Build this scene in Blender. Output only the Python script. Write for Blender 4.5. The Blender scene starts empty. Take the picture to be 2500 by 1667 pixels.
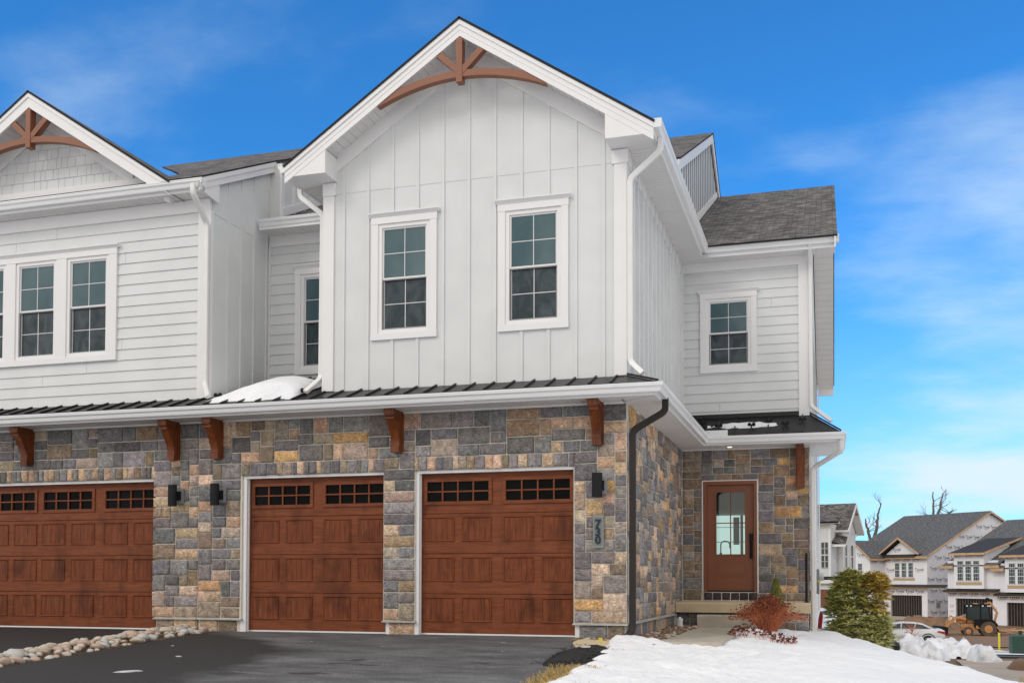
import bpy, bmesh, math, random
from mathutils import Vector, Matrix, noise
R=math.radians
rnd=random.Random(7)
C=bpy.context.scene.collection
S=bpy.context.scene
# ------------------------------------------------------------------ camera
pitch,yaw,roll=0.033194,0.293103,0.00174
def cam_axes():
    cy,sy=math.cos(yaw),math.sin(yaw)
    f=Vector((-sy*math.cos(pitch),cy*math.cos(pitch),math.sin(pitch)))
    r=Vector((cy,sy,0)); u=r.cross(f)
    c,s=math.cos(roll),math.sin(roll)
    return c*r+s*u, -s*r+c*u, f
r_,u_,f_=cam_axes()
cd=bpy.data.cameras.new('camera'); cam=bpy.data.objects.new('camera',cd); C.objects.link(cam)
m=Matrix((( r_.x,u_.x,-f_.x,4.956),(r_.y,u_.y,-f_.y,-14.947),(r_.z,u_.z,-f_.z,0.8228),(0,0,0,1)))
cam.matrix_world=m
cd.sensor_width=36; cd.lens=2575.3/2500*36; cd.shift_y=(1329.24-833.5)/2500; cd.shift_x=0
cd.clip_start=.1; cd.clip_end=3000
S.camera=cam
# ------------------------------------------------------------------ world, sun
SUN_EL,SUN_AZ=R(38),R(214)      # azimuth clockwise from +Y
w=bpy.data.worlds.new('World'); S.world=w; w.use_nodes=True
nt=w.node_tree; N=nt.nodes; L=nt.links; N.clear()
def wn(t,**k):
    n=N.new(t)
    for a,b in k.items(): setattr(n,a,b)
    return n
out=wn('ShaderNodeOutputWorld'); bg=wn('ShaderNodeBackground'); bg.inputs[1].default_value=0.1
sky=wn('ShaderNodeTexSky',sky_type='NISHITA'); sky.sun_disc=False; sky.sun_elevation=SUN_EL; sky.sun_rotation=SUN_AZ
sky.air_density=1.0; sky.dust_density=.3; sky.ozone_density=2.5
tc=wn('ShaderNodeTexCoord'); sep=wn('ShaderNodeSeparateXYZ'); L.new(tc.outputs['Generated'],sep.inputs[0])
def mth(op,a,b=None,c=None,clamp=False):
    n=wn('ShaderNodeMath',operation=op); n.use_clamp=clamp
    for i,v in enumerate((a,b,c)):
        if v is None: continue
        if isinstance(v,(int,float)): n.inputs[i].default_value=v
        else: L.new(v,n.inputs[i])
    return n.outputs[0]
X,Y,Z=sep.outputs
zz=mth('ADD',mth('MAXIMUM',Z,0.0),.22)
u=mth('DIVIDE',X,zz); v=mth('DIVIDE',Y,zz)
cmb=wn('ShaderNodeCombineXYZ'); L.new(mth('MULTIPLY',u,.75),cmb.inputs[0]); L.new(mth('MULTIPLY',v,1.0),cmb.inputs[1])
cmb.inputs[2].default_value=3.7
n1=wn('ShaderNodeTexNoise'); n1.inputs['Scale'].default_value=1.0; n1.inputs['Detail'].default_value=3.5; n1.inputs['Roughness'].default_value=.5; n1.inputs['Distortion'].default_value=.5
L.new(cmb.outputs[0],n1.inputs['Vector'])
n2=wn('ShaderNodeTexNoise'); n2.inputs['Scale'].default_value=3.2; n2.inputs['Detail'].default_value=9; n2.inputs['Roughness'].default_value=.55
L.new(cmb.outputs[0],n2.inputs['Vector'])
mr=wn('ShaderNodeMapRange'); mr.interpolation_type='SMOOTHSTEP'
lowm=wn('ShaderNodeMapRange'); lowm.interpolation_type='SMOOTHSTEP'; L.new(Z,lowm.inputs[0]); lowm.inputs[1].default_value=.55; lowm.inputs[2].default_value=.02; lowm.inputs[3].default_value=0; lowm.inputs[4].default_value=.1
rightm=wn('ShaderNodeMapRange'); L.new(X,rightm.inputs[0]); rightm.inputs[1].default_value=-.3; rightm.inputs[2].default_value=.1; rightm.inputs[3].default_value=-.1; rightm.inputs[4].default_value=1
L.new(mth('ADD',mth('ADD',mth('MULTIPLY',n1.outputs[0],.62),mth('MULTIPLY',n2.outputs[0],.38)),mth('ADD',mth('MULTIPLY',lowm.outputs[0],rightm.outputs[0]),mth('MULTIPLY',X,.13))),mr.inputs[0]); mr.inputs[1].default_value=.49; mr.inputs[2].default_value=.76; mr.inputs[4].default_value=.85
# low haze band and unseen white overcast added behind / overhead to light the walls
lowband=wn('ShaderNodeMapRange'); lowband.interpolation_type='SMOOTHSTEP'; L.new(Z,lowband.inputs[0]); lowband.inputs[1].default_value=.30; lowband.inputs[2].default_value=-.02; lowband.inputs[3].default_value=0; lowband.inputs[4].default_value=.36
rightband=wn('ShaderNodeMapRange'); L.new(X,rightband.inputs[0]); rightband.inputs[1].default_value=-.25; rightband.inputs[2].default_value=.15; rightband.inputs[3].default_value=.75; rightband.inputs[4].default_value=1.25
back=wn('ShaderNodeMapRange'); back.interpolation_type='SMOOTHSTEP'; L.new(mth('ADD',mth('SUBTRACT',mth('MULTIPLY',Z,1.15),Y),mth('MULTIPLY',mth('MAXIMUM',X,0.0),.3)),back.inputs[0]); back.inputs[1].default_value=-.12; back.inputs[2].default_value=.55  # added cloud reaches to the right too, brightening right-hand faces
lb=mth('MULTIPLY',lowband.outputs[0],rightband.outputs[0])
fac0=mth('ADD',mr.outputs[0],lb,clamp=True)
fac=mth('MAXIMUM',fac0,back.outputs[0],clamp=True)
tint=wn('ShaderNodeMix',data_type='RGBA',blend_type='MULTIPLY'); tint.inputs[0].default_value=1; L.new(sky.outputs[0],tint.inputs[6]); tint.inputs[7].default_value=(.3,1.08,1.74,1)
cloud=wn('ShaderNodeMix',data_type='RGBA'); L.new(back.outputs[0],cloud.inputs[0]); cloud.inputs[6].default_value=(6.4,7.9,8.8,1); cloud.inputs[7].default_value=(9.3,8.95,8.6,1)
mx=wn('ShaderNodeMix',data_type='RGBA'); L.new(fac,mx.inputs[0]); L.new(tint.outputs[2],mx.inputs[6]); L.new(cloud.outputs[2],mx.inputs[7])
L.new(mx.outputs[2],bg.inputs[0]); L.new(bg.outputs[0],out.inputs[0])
sl=bpy.data.lights.new('sun','SUN'); sl.energy=.7; sl.angle=R(20); sl.color=(1,.95,.88)
so=bpy.data.objects.new('sun',sl); C.objects.link(so)
sd=Vector((math.sin(SUN_AZ)*math.cos(SUN_EL),math.cos(SUN_AZ)*math.cos(SUN_EL),math.sin(SUN_EL)))
so.rotation_euler=(-sd).to_track_quat('-Z','Y').to_euler()
S.view_settings.view_transform='Standard'; S.view_settings.look='None'; S.view_settings.exposure=0.2; S.view_settings.gamma=1
# ------------------------------------------------------------------ materials
def s2l(c): return tuple(((x/255)/12.92 if x/255<=.04045 else ((x/255+.055)/1.055)**2.4) for x in c)+(1,)
class MT:
    def __init__(s,name,rough=.6,spec=.5,metal=0):
        s.m=bpy.data.materials.new(name); s.m.use_nodes=True; s.t=s.m.node_tree; s.n=s.t.nodes; s.l=s.t.links
        s.b=s.n['Principled BSDF']; s.b.inputs['Roughness'].default_value=rough; s.b.inputs['Specular IOR Level'].default_value=spec; s.b.inputs['Metallic'].default_value=metal
    def node(s,t,**k):
        n=s.n.new(t)
        for a,b in k.items(): setattr(n,a,b)
        return n
    def coord(s,kind='Object',scale=(1,1,1)):
        t=s.node('ShaderNodeTexCoord'); mp=s.node('ShaderNodeMapping'); mp.inputs['Scale'].default_value=scale; s.l.new(t.outputs[kind],mp.inputs[0]); return mp.outputs[0]
    def noise(s,vec,scale,detail=4,rough=.55,dist=0):
        n=s.node('ShaderNodeTexNoise'); n.inputs['Scale'].default_value=scale; n.inputs['Detail'].default_value=detail; n.inputs['Roughness'].default_value=rough; n.inputs['Distortion'].default_value=dist; s.l.new(vec,n.inputs['Vector']); return n.outputs[0]
    def ramp(s,fac,stops):
        r=s.node('ShaderNodeValToRGB'); e=r.color_ramp.elements
        while len(e)<len(stops): e.new(.5)
        for i,(p,c) in enumerate(stops): e[i].position=p; e[i].color=c if len(c)==4 else tuple(c)+(1,)
        s.l.new(fac,r.inputs[0]); return r.outputs[0]
    def mix(s,f,a,b,mode='MIX'):
        n=s.node('ShaderNodeMix',data_type='RGBA',blend_type=mode)
        for i,v in ((0,f),(6,a),(7,b)):
            if isinstance(v,(int,float,tuple)): n.inputs[i].default_value=v
            else: s.l.new(v,n.inputs[i])
        return n.outputs[2]
    def maprange(s,v,a,b,c=0,d=1):
        n=s.node('ShaderNodeMapRange'); s.l.new(v,n.inputs[0])
        for i,x in enumerate((a,b,c,d)): n.inputs[i+1].default_value=x
        return n.outputs[0]
    def col(s,c):
        if isinstance(c,tuple): s.b.inputs['Base Color'].default_value=c
        else: s.l.new(c,s.b.inputs['Base Color'])
    def rough(s,v): s.l.new(v,s.b.inputs['Roughness'])
    def bump(s,h,strength=.3,dist=.01,prev=None):
        b=s.node('ShaderNodeBump'); b.inputs['Strength'].default_value=strength; b.inputs['Distance'].default_value=dist; s.l.new(h,b.inputs['Height'])
        if prev: s.l.new(prev,b.inputs['Normal'])
        s.l.new(b.outputs[0],s.b.inputs['Normal']); return b.outputs[0]
def simple(name,c,rough=.6,var=.08,sc=3,spec=.5,metal=0,bump=0,bsc=60):
    m=MT(name,rough,spec,metal); v=m.coord(); n=m.noise(v,sc,5)
    a=tuple(x*(1-var) for x in c[:3])+(1,); b=tuple(min(1,x*(1+var)) for x in c[:3])+(1,)
    m.col(m.ramp(n,[(.3,a),(.7,b)]))
    if bump: m.bump(m.noise(v,bsc,3),bump,.004)
    return m.m
M={}
M['siding']=simple('painted_siding',(.66,.675,.68,1),.55,.045,1.7,bump=.1,bsc=40)
M['trim']=simple('white_trim',(.77,.765,.77,1),.45,.02,1.5,bump=.05)
M['gutter']=simple('gutter_enamel',(.76,.77,.78,1),.28,.015,2)
M['soffit']=simple('vinyl_soffit',(.72,.71,.70,1),.5,.03,2)
M['dspout']=simple('downspout_enamel',(.75,.75,.74,1),.35,.04,4)
M['dspoutb']=simple('bronze_downspout',(.022,.016,.014,1),.45,.1,4,spec=.3)
M['blackmetal']=simple('black_standing_seam',(.008,.008,.009,1),.4,.2,2,metal=.0,spec=.4)
M['black']=simple('black_powder_coat',(.009,.01,.012,1),.65,.1,6,spec=.25)
M['grey']=simple('grey_metal',(.25,.26,.27,1),.4,.1,4)
M['sash']=simple('vinyl_sash',(.72,.715,.72,1),.35,.02,3)
M['screen']=simple('screen_frame',(.2,.19,.2,1),.45,.05,3)
M['muntin']=simple('white_muntin',(.66,.7,.71,1),.4,.02,3)
M['conc']=simple('concrete',(.44,.4,.335,1),.85,.14,3.5,bump=.25,bsc=35)
M['conc2']=simple('buff_limestone_slab',(.58,.47,.31,1),.8,.12,2.5,bump=.2,bsc=30)
M['flash']=simple('mortar_sill',(.42,.43,.41,1),.8,.1,6)
M['pvc']=simple('white_plastic',(.7,.72,.74,1),.4,.03,4)
M['red']=simple('red_plastic',(.45,.015,.02,1),.4,.1,4)
M['yellow']=simple('yellow_plastic',(.75,.65,.04,1),.5,.1,4)
M['green']=simple('green_enamel',(.012,.05,.035,1),.5,.1,4)
M['lumber']=simple('raw_lumber',(.55,.36,.21,1),.8,.18,2)
M['osb']=simple('strand_board',(.5,.36,.22,1),.85,.2,9)
M['dark']=simple('dark_interior',(.02,.018,.016,1),.9,.2,2)
M['interior']=simple('interior_paint',(.30,.27,.23,1),.9,.05,2)
M['tyre']=simple('rubber',(.02,.019,.018,1),.85,.2,8)
M['mudtyre']=simple('muddy_rubber',(.1,.075,.055,1),.9,.4,6)
M['orange']=simple('orange_paint',(.55,.27,.10,1),.5,.15,3)
M['glassdark']=simple('tinted_glass',(.03,.045,.05,1),.08,.1,2)
M['carwhite']=simple('white_car_paint',(.7,.72,.75,1),.15,.02,2)
M['carblack']=simple('black_car_paint',(.01,.01,.012,1),.15,.1,2)
M['wrap']=simple('house_wrap',(.84,.84,.87,1),.6,.05,1.5)
M['print']=simple('printed_ink',(.10,.105,.15,1),.7,.1,3)
M['printred']=simple('red_marker',(.5,.05,.12,1),.7,.1,3)
M['printblue']=simple('blue_marker',(.05,.25,.45,1),.7,.1,3)
M['bark']=simple('grey_bark',(.14,.115,.1,1),.9,.3,8,bump=.4,bsc=20)
M['twig']=simple('reddish_twig',(.46,.14,.055,1),.7,.3,6)
M['bloom']=simple('dried_seed_head',(.1,.018,.016,1),.8,.4,30)
M['stem']=simple('shrub_stem',(.16,.1,.055,1),.85,.25,8)
M['num']=simple('black_numeral',(.008,.012,.02,1),.4,.1,4)
M['plate']=simple('slate_plate',(.16,.18,.19,1),.5,.06,4)
M['plateedge']=simple('frosted_plate_edge',(.24,.27,.25,1),.5,.06,4)
# stone with per-stone colour
m=MT('ledge_stone',.85,.3); at=m.node('ShaderNodeAttribute'); at.attribute_name='Col'
v=m.coord(); vv=m.coord(scale=(1,1,2.6)); n_a=m.noise(v,9,6,.65); n_b=m.noise(vv,22,6,.72); n_c=m.noise(v,3.0,3)
c=m.mix(1.0,at.outputs['Color'],m.ramp(n_a,[(.3,(.6,.6,.6)),(.5,(1,1,1)),(.7,(1.45,1.42,1.36))]),'MULTIPLY')
c=m.mix(1.0,c,m.ramp(n_b,[(.32,(.5,.5,.52)),(.5,(1,1,1)),(.66,(1.75,1.72,1.65))]),'MULTIPLY')
n_d=m.noise(m.coord(scale=(1.2,1.2,.8)),48,4,.75,.6); c=m.mix(m.maprange(n_d,.60,.72,0,.6),c,(.52,.52,.50,1))
c=m.mix(m.maprange(n_c,.58,.75,0,.35),c,(.30,.21,.12,1))
m.col(c); nb=m.bump(n_b,.9,.02); m.bump(n_a,.7,.03,nb); M['stone']=m.m
M['mortar']=simple('mortar',(.60,.56,.49,1),.95,.12,8,bump=.4,bsc=50)
# wood grain
def wood(name,vertical,base,dark,light,sp=.4,rough=.42):
    m=MT(name,rough,sp); sc=(7,7,.9) if vertical else (.8,7,9)
    v=m.coord(scale=sc); g=m.noise(v,3.2,7,.62,.8); 
    fine=m.noise(m.coord(scale=(28,28,1.2) if vertical else (1.2,28,30)),4,4,.6)
    k=m.noise(m.coord(scale=(1.5,1.5,.9)),2.1,2)
    c=m.ramp(g,[(.22,dark),(.5,base),(.8,light)])
    c=m.mix(m.maprange(fine,.5,.75,0,.32),c,dark)
    c=m.mix(m.maprange(k,.52,.72,0,.6),c,tuple(x*.6 for x in dark[:3])+(1,))
    m.col(c); m.bump(fine,.15,.002); return m.m
M['wood_v']=wood('walnut_vertical',True,(.18,.048,.017,1),(.065,.016,.007,1),(.265,.082,.03,1),.22,.5)
M['wood_h']=wood('walnut_horizontal',False,(.195,.054,.02,1),(.11,.028,.011,1),(.27,.088,.035,1),.22,.5)
M['stain']=wood('stained_bracket',True,(.17,.042,.010,1),(.07,.016,.005,1),(.27,.08,.018,1),.35,.4)
M['truss']=simple('brown_truss_paint',(.23,.082,.038,1),.45,.06,2)
M['door']=simple('brown_door_paint',(.20,.066,.026,1),.5,.05,2)
# shingles (UV in metres)
def shingle(name,a,b,c0):
    m=MT(name,.9,.2); t=m.node('ShaderNodeTexCoord'); br=m.node('ShaderNodeTexBrick'); m.l.new(t.outputs['UV'],br.inputs['Vector'])
    br.offset=.5; br.inputs['Scale'].default_value=1; br.inputs['Brick Width'].default_value=.23; br.inputs['Row Height'].default_value=.135
    br.inputs['Mortar Size'].default_value=.006; br.inputs['Mortar Smooth'].default_value=.1; br.inputs['Color1'].default_value=a; br.inputs['Color2'].default_value=b; br.inputs['Mortar'].default_value=c0; br.inputs['Bias'].default_value=0
    mp=m.node('ShaderNodeMapping'); mp.inputs['Scale'].default_value=(2.2,9,1); m.l.new(t.outputs['UV'],mp.inputs[0])
    n=m.noise(mp.outputs[0],1.6,4,.7); n2=m.noise(t.outputs['UV'],60,2)
    c=m.mix(1.0,br.outputs['Color'],m.ramp(n,[(.35,(.32,.32,.33)),(.52,(1,1,1)),(.66,(2.1,2.02,1.95))]),'MULTIPLY')
    c=m.mix(1.0,c,m.ramp(n2,[(.3,(.75,.75,.75)),(.7,(1.25,1.25,1.25))]),'MULTIPLY')
    m.col(c); m.bump(br.outputs['Fac'],-.8,.012); return m.m
M['shingle']=shingle('asphalt_shingle',(.185,.175,.17,1),(.075,.072,.074,1),(.03,.03,.03,1))
M['shingle2']=shingle('grey_shingle',(.135,.14,.15,1),(.10,.103,.112,1),(.06,.06,.066,1))
M['rubberroof']=simple('dark_underlay',(.022,.022,.024,1),.8,.15,3)
# snow
m=MT('snow',.75,.3); v=m.coord(); n=m.noise(v,1.1,5,.5); n2=m.noise(v,26,4,.6); n3=m.noise(v,5.5,5,.6)
m.col(m.ramp(n,[(.3,(.80,.82,.86)),(.7,(.88,.89,.91))])); nb=m.bump(n3,.75,.07); m.bump(n2,.5,.02,nb)
m.b.inputs['Subsurface Weight'].default_value=.0; M['snow']=m.m
# dirty snow
m=MT('ploughed_snow',.85,.3); v=m.coord(); n=m.noise(v,1.6,6,.65); m.col(m.ramp(n,[(.3,(.45,.44,.43)),(.5,(.75,.76,.79)),(.7,(.86,.87,.9))])); m.bump(m.noise(v,3,5,.65),.5,.15); M['snowd']=m.m
# asphalt with wet area on the left of the drive
m=MT('asphalt',.8,.4); v=m.coord(); sx=m.node('ShaderNodeSeparateXYZ'); m.l.new(v,sx.inputs[0])
def mm(op,a,b):
    n=m.node('ShaderNodeMath',operation=op)
    for i,q in enumerate((a,b)):
        if isinstance(q,(int,float)): n.inputs[i].default_value=q
        else: m.l.new(q,n.inputs[i])
    return n.outputs[0]
edge=m.noise(m.coord(scale=(.55,1.2,1)),1.0,6,.62)
px=mm('ADD',sx.outputs[0],mm('MULTIPLY',mm('MAXIMUM',mm('ADD',sx.outputs[1],2.2),0.0),1.25))
wet=m.maprange(mm('ADD',px,mm('MULTIPLY',edge,2.6)),-.15,-.75,0,1)
wet2=m.maprange(m.noise(m.coord(scale=(.9,2.4,1)),.8,6,.6),.63,.66,0,1)
wetn=mm('MAXIMUM',wet,mm('MULTIPLY',wet2,.8))
str_=m.noise(m.coord(scale=(.6,1.7,1)),1.6,8,.74); fine=m.noise(v,42,6,.8)
dry=m.ramp(str_,[(.3,(.055,.055,.06)),(.48,(.105,.106,.112)),(.68,(.19,.192,.20))])
dry=m.mix(1.0,dry,m.ramp(fine,[(.3,(.4,.4,.4)),(.58,(1.1,1.1,1.1)),(.72,(2.6,2.6,2.6))]),'MULTIPLY')
c=m.mix(wetn,dry,(.026,.026,.028,1)); m.col(c); m.rough(m.maprange(wetn,0,1,.9,.7)); m.bump(fine,.7,.008); M['asphalt']=m.m
# terrain
m=MT('winter_ground',.95,.2); v=m.coord(); n=m.noise(v,.35,6,.6); n2=m.noise(v,6,5,.7)
c=m.ramp(n,[(.35,(.17,.115,.07)),(.5,(.2,.15,.085)),(.6,(.24,.19,.09)),(.68,(.3,.26,.2))]); c=m.mix(1.0,c,m.ramp(n2,[(.3,(.6,.6,.6)),(.7,(1.3,1.3,1.3))]),'MULTIPLY'); m.col(c); m.bump(n2,.5,.05); M['ground']=m.m
M['dirt']=simple('trampled_mud',(.2,.115,.065,1),.9,.35,1.2,bump=.5,bsc=5)
M['road']=simple('road_asphalt',(.05,.05,.054,1),.8,.2,1.5)
M['walk']=simple('tan_concrete',(.42,.35,.28,1),.85,.12,.8)
M['mulch']=simple('black_mulch',(.012,.011,.011,1),.9,.5,40,bump=1,bsc=60)
M['rock']=simple('river_rock',(.52,.46,.38,1),.7,.2,9,bump=.2,bsc=30)
M['rockp']=simple('pink_river_rock',(.48,.36,.29,1),.7,.2,9,bump=.2,bsc=30)
M['rockg']=simple('grey_river_rock',(.5,.5,.47,1),.7,.2,9,bump=.2,bsc=30)
M['rockb']=simple('brown_river_rock',(.2,.13,.085,1),.7,.3,9,bump=.2,bsc=30)
M['grass']=simple('dry_grass',(.42,.3,.12,1),.8,.35,12)
def leafmat(name,a,b,c):
    m=MT(name,.38,.5); i=m.node('ShaderNodeAttribute'); i.attribute_name='Col'; m.col(m.mix(1.0,i.outputs['Color'],m.ramp(m.noise(m.coord(),14,2),[(.3,(.8,.8,.8)),(.7,(1.2,1.2,1.2))]),'MULTIPLY')); return m.m
M['leaf']=leafmat('evergreen_leaf',0,0,0)
# window glass
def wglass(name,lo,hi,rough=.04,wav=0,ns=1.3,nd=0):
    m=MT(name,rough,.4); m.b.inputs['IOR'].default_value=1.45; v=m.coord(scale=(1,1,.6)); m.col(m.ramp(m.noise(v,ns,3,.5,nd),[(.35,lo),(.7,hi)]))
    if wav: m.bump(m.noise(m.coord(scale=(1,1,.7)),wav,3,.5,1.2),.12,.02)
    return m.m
M['gup']=wglass('upper_pane',(.05,.10,.118,1),(.12,.175,.19,1),.04,1.5)  # pane colour varied to imitate sky reflected in the glass
M['glo']=wglass('screened_pane',(.02,.036,.043,1),(.065,.085,.095,1),.1,5,3.2,2.2)  # wavy reflected highlights put into the lower pane colour
M['gblk']=wglass('garage_pane',(.003,.003,.003,1),(.008,.008,.009,1),.05,4)
for n_ in M['gblk'].node_tree.nodes:
    if n_.type=='BSDF_PRINCIPLED': n_.inputs['IOR'].default_value=1.33; n_.inputs['Specular IOR Level'].default_value=.12
mt=bpy.data.materials.new('clear_glass'); mt.use_nodes=True; t_=mt.node_tree; t_.nodes.clear()
o_=t_.nodes.new('ShaderNodeOutputMaterial'); mi=t_.nodes.new('ShaderNodeMixShader'); tr=t_.nodes.new('ShaderNodeBsdfTransparent'); gl=t_.nodes.new('ShaderNodeBsdfGlossy'); gl.inputs['Roughness'].default_value=.03; tr.inputs[0].default_value=(.9,.95,.93,1)
fr=t_.nodes.new('ShaderNodeFresnel'); fr.inputs[0].default_value=1.6; t_.links.new(fr.outputs[0],mi.inputs[0]); t_.links.new(tr.outputs[0],mi.inputs[1]); t_.links.new(gl.outputs[0],mi.inputs[2]); t_.links.new(mi.outputs[0],o_.inputs[0]); M['clear']=mt
def emit(name,c,s):
    m=bpy.data.materials.new(name); m.use_nodes=True; b=m.node_tree.nodes['Principled BSDF']; b.inputs['Emission Color'].default_value=c; b.inputs['Emission Strength'].default_value=s; b.inputs['Base Color'].default_value=(.5,.5,.5,1); return m
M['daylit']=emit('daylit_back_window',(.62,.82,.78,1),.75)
M['bulb']=emit('recessed_lamp_glow',(1,.85,.62,1),2.2)
# ------------------------------------------------------------------ mesh builder
class MB:
    def __init__(s): s.v=[]; s.f=[]; s.c=[]; s.uv=[]; s.T=None; s.hasc=False; s.hasuv=False
    def add(s,vs,fs,col=None,uvs=None):
        o=len(s.v)
        for p in vs: s.v.append(tuple(s.T@Vector(p)) if s.T else tuple(p))
        for k,f in enumerate(fs):
            s.f.append([o+i for i in f]); s.c.append(col); s.uv.append(uvs[k] if uvs else None)
        if col: s.hasc=True
        if uvs: s.hasuv=True
    def box(s,x0,x1,y0,y1,z0,z1,col=None):
        if x0>x1:x0,x1=x1,x0
        if y0>y1:y0,y1=y1,y0
        if z0>z1:z0,z1=z1,z0
        s.add([(x0,y0,z0),(x1,y0,z0),(x1,y1,z0),(x0,y1,z0),(x0,y0,z1),(x1,y0,z1),(x1,y1,z1),(x0,y1,z1)],
              [(3,2,1,0),(4,5,6,7),(0,1,5,4),(1,2,6,5),(2,3,7,6),(3,0,4,7)],col)
    def quad(s,a,b,c,d,col=None,uv=None): s.add([a,b,c,d],[(0,1,2,3)],col,[uv] if uv else None)
    def prism(s,poly,axis,a,b,col=None):
        # poly: list of 2d points; axis Y: (x,z); axis X: (y,z); axis Z: (x,y)
        n=len(poly)
        def P(q,t): return {'Y':(q[0],t,q[1]),'X':(t,q[0],q[1]),'Z':(q[0],q[1],t)}[axis]
        vs=[P(q,a) for q in poly]+[P(q,b) for q in poly]
        fs=[tuple(range(n))[::-1],tuple(range(n,2*n))]+[(i,(i+1)%n,n+(i+1)%n,n+i) for i in range(n)]
        s.add(vs,fs,col)
    def tube(s,pts,r,n=8,cap=True,sq=False,col=None,rx=None):
        pts=[Vector(p) for p in pts]; rs=r if isinstance(r,(list,tuple)) else [r]*len(pts)
        vs=[];up=None
        for i,p in enumerate(pts):
            if i==0: d=pts[1]-p
            elif i==len(pts)-1: d=p-pts[-2]
            else: d=(pts[i+1]-p).normalized()+(p-pts[i-1]).normalized()
            if d.length<1e-9: d=Vector((0,0,1))
            d.normalize()
            if up is None:
                up=Vector((0,1,0)) if abs(d.y)<.8 else Vector((1,0,0))
            a=(up-d*up.dot(d)).normalized(); b=d.cross(a); up=a
            for k in range(n):
                t=2*math.pi*(k+(.5 if sq else 0))/n
                rr=rs[i]*(1.25 if sq else 1)
                vs.append(p+a*math.cos(t)*rr+b*math.sin(t)*rr*(rx or 1))
        fs=[]
        for i in range(len(pts)-1):
            for k in range(n): fs.append((i*n+k,i*n+(k+1)%n,(i+1)*n+(k+1)%n,(i+1)*n+k))
        if cap: fs.append(tuple(range(n))[::-1]); fs.append(tuple(range((len(pts)-1)*n,len(pts)*n)))
        s.add(vs,fs,col)
    def cyl(s,c,axis,r,h,n=20,r2=None):
        a=Vector(c); d={'X':Vector((1,0,0)),'Y':Vector((0,1,0)),'Z':Vector((0,0,1))}[axis]
        s.tube([a-d*h/2,a+d*h/2],[r,r if r2 is None else r2],n)
    def sweep(s,prof,path,closed=False):
        # prof: (out,z) polygon; path: xy list travelled with 'outside' on the right-hand side
        P=[Vector((p[0],p[1])) for p in path]; n=len(prof); rows=[]
        for i,p in enumerate(P):
            ds=[]
            if i>0: ds.append((p-P[i-1]).normalized())
            if i<len(P)-1: ds.append((P[i+1]-p).normalized())
            ns=[Vector((d.y,-d.x)) for d in ds]
            if len(ns)==2:
                mvec=(ns[0]+ns[1]).normalized(); mvec/=max(.2,mvec.dot(ns[0]))
            else: mvec=ns[0]
            rows.append([(p.x+mvec.x*o,p.y+mvec.y*o,z) for o,z in prof])
        vs=[q for r in rows for q in r]; fs=[]
        for i in range(len(P)-1):
            for k in range(n): fs.append((i*n+k,(i+1)*n+k,(i+1)*n+(k+1)%n,i*n+(k+1)%n))
        fs.append(tuple(range(n))); fs.append(tuple(range((len(P)-1)*n,len(P)*n))[::-1])
        s.add(vs,fs)
    def build(s,name,mat,parent=None,smooth=False,fixn=True):
        me=bpy.data.meshes.new(name); me.from_pydata(s.v,[],s.f); 
        if s.hasc:
            ca=me.color_attributes.new('Col','FLOAT_COLOR','CORNER'); i=0
            for f,c in zip(s.f,s.c):
                c=c or (1,1,1)
                for _ in f: ca.data[i].color=(c[0],c[1],c[2],1); i+=1
        if s.hasuv:
            ul=me.uv_layers.new(name='UVMap'); i=0
            for f,q in zip(s.f,s.uv):
                for k in range(len(f)):
                    ul.data[i].uv=q[k] if q else (0,0); i+=1
        me.materials.append(M[mat] if isinstance(mat,str) else mat)
        if smooth:
            for p in me.polygons: p.use_smooth=True
        me.update()
        if fixn and not s.hasc:
            bm=bmesh.new(); bm.from_mesh(me); bmesh.ops.recalc_face_normals(bm,faces=bm.faces); bm.to_mesh(me); bm.free()
        o=bpy.data.objects.new(name,me); C.objects.link(o)
        if parent is not None: o.parent=parent
        return o
def thing(name,label,cat,loc=(0,0,0),rotz=0,group=None):
    o=bpy.data.objects.new(name,None); C.objects.link(o); o.location=loc; o.rotation_euler=(0,0,rotz); o['label']=label; o['category']=cat
    o.empty_display_size=.2
    if group:o['group']=group
    return o
def tag(o,label,cat,group=None,kind=None):
    o['label']=label; o['category']=cat
    if group:o['group']=group
    if kind:o['kind']=kind
    return o
def struct(o,label=None):
    o['kind']='structure'
    if label:o['label']=label
    return o
def smooth01(t): t=max(0,min(1,t)); return t*t*(3-2*t)
def fbm(x,y,z=0,o=4): return noise.fractal(Vector((x,y,z)),1.0,2.0,o)
# ------------------------------------------------------------------ terrain
CR=[(-14,10.6),(-9,9.3),(-3.0,7.75),(0,6.95),(2.6,6.15),(4.9,5.5),(6.5,5.15),(9,5.0),(400,5.0)]
def crest(y):
    if y<=CR[0][0]: return CR[0][1]
    for (a,b),(c,d) in zip(CR,CR[1:]):
        if y<=c: return b+(d-b)*(y-a)/(c-a)
    return CR[-1][1]
def zlow(y):
    if y<28: return -2.15
    if y<50: return -2.15-1.0*(y-28)/22
    if y<80: return -3.15-.6*(y-50)/30
    if y<96: return -3.75+.45*(y-80)/16
    return -3.3
def zlawn(x,y): return -.15-.028*(x-2.2)+.02*min(y,0)-.07*max(0,x-4.9)
def gz(x,y):
    near=.05*min(y,0)-.06
    t=smooth01((x-1.6)/1.2)
    zl=near*(1-t)+zlawn(x,y)*t
    d=x-crest(y)+.35
    if d>0: zl-=.95*d*d/(d+.5)
    if y>25: zl=min(zl,zl*(1-smooth01((y-25)/10))+zlow(y)*smooth01((y-25)/10))
    return max(zl,zlow(y)) if (d>0 or y>25) else zl
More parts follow.
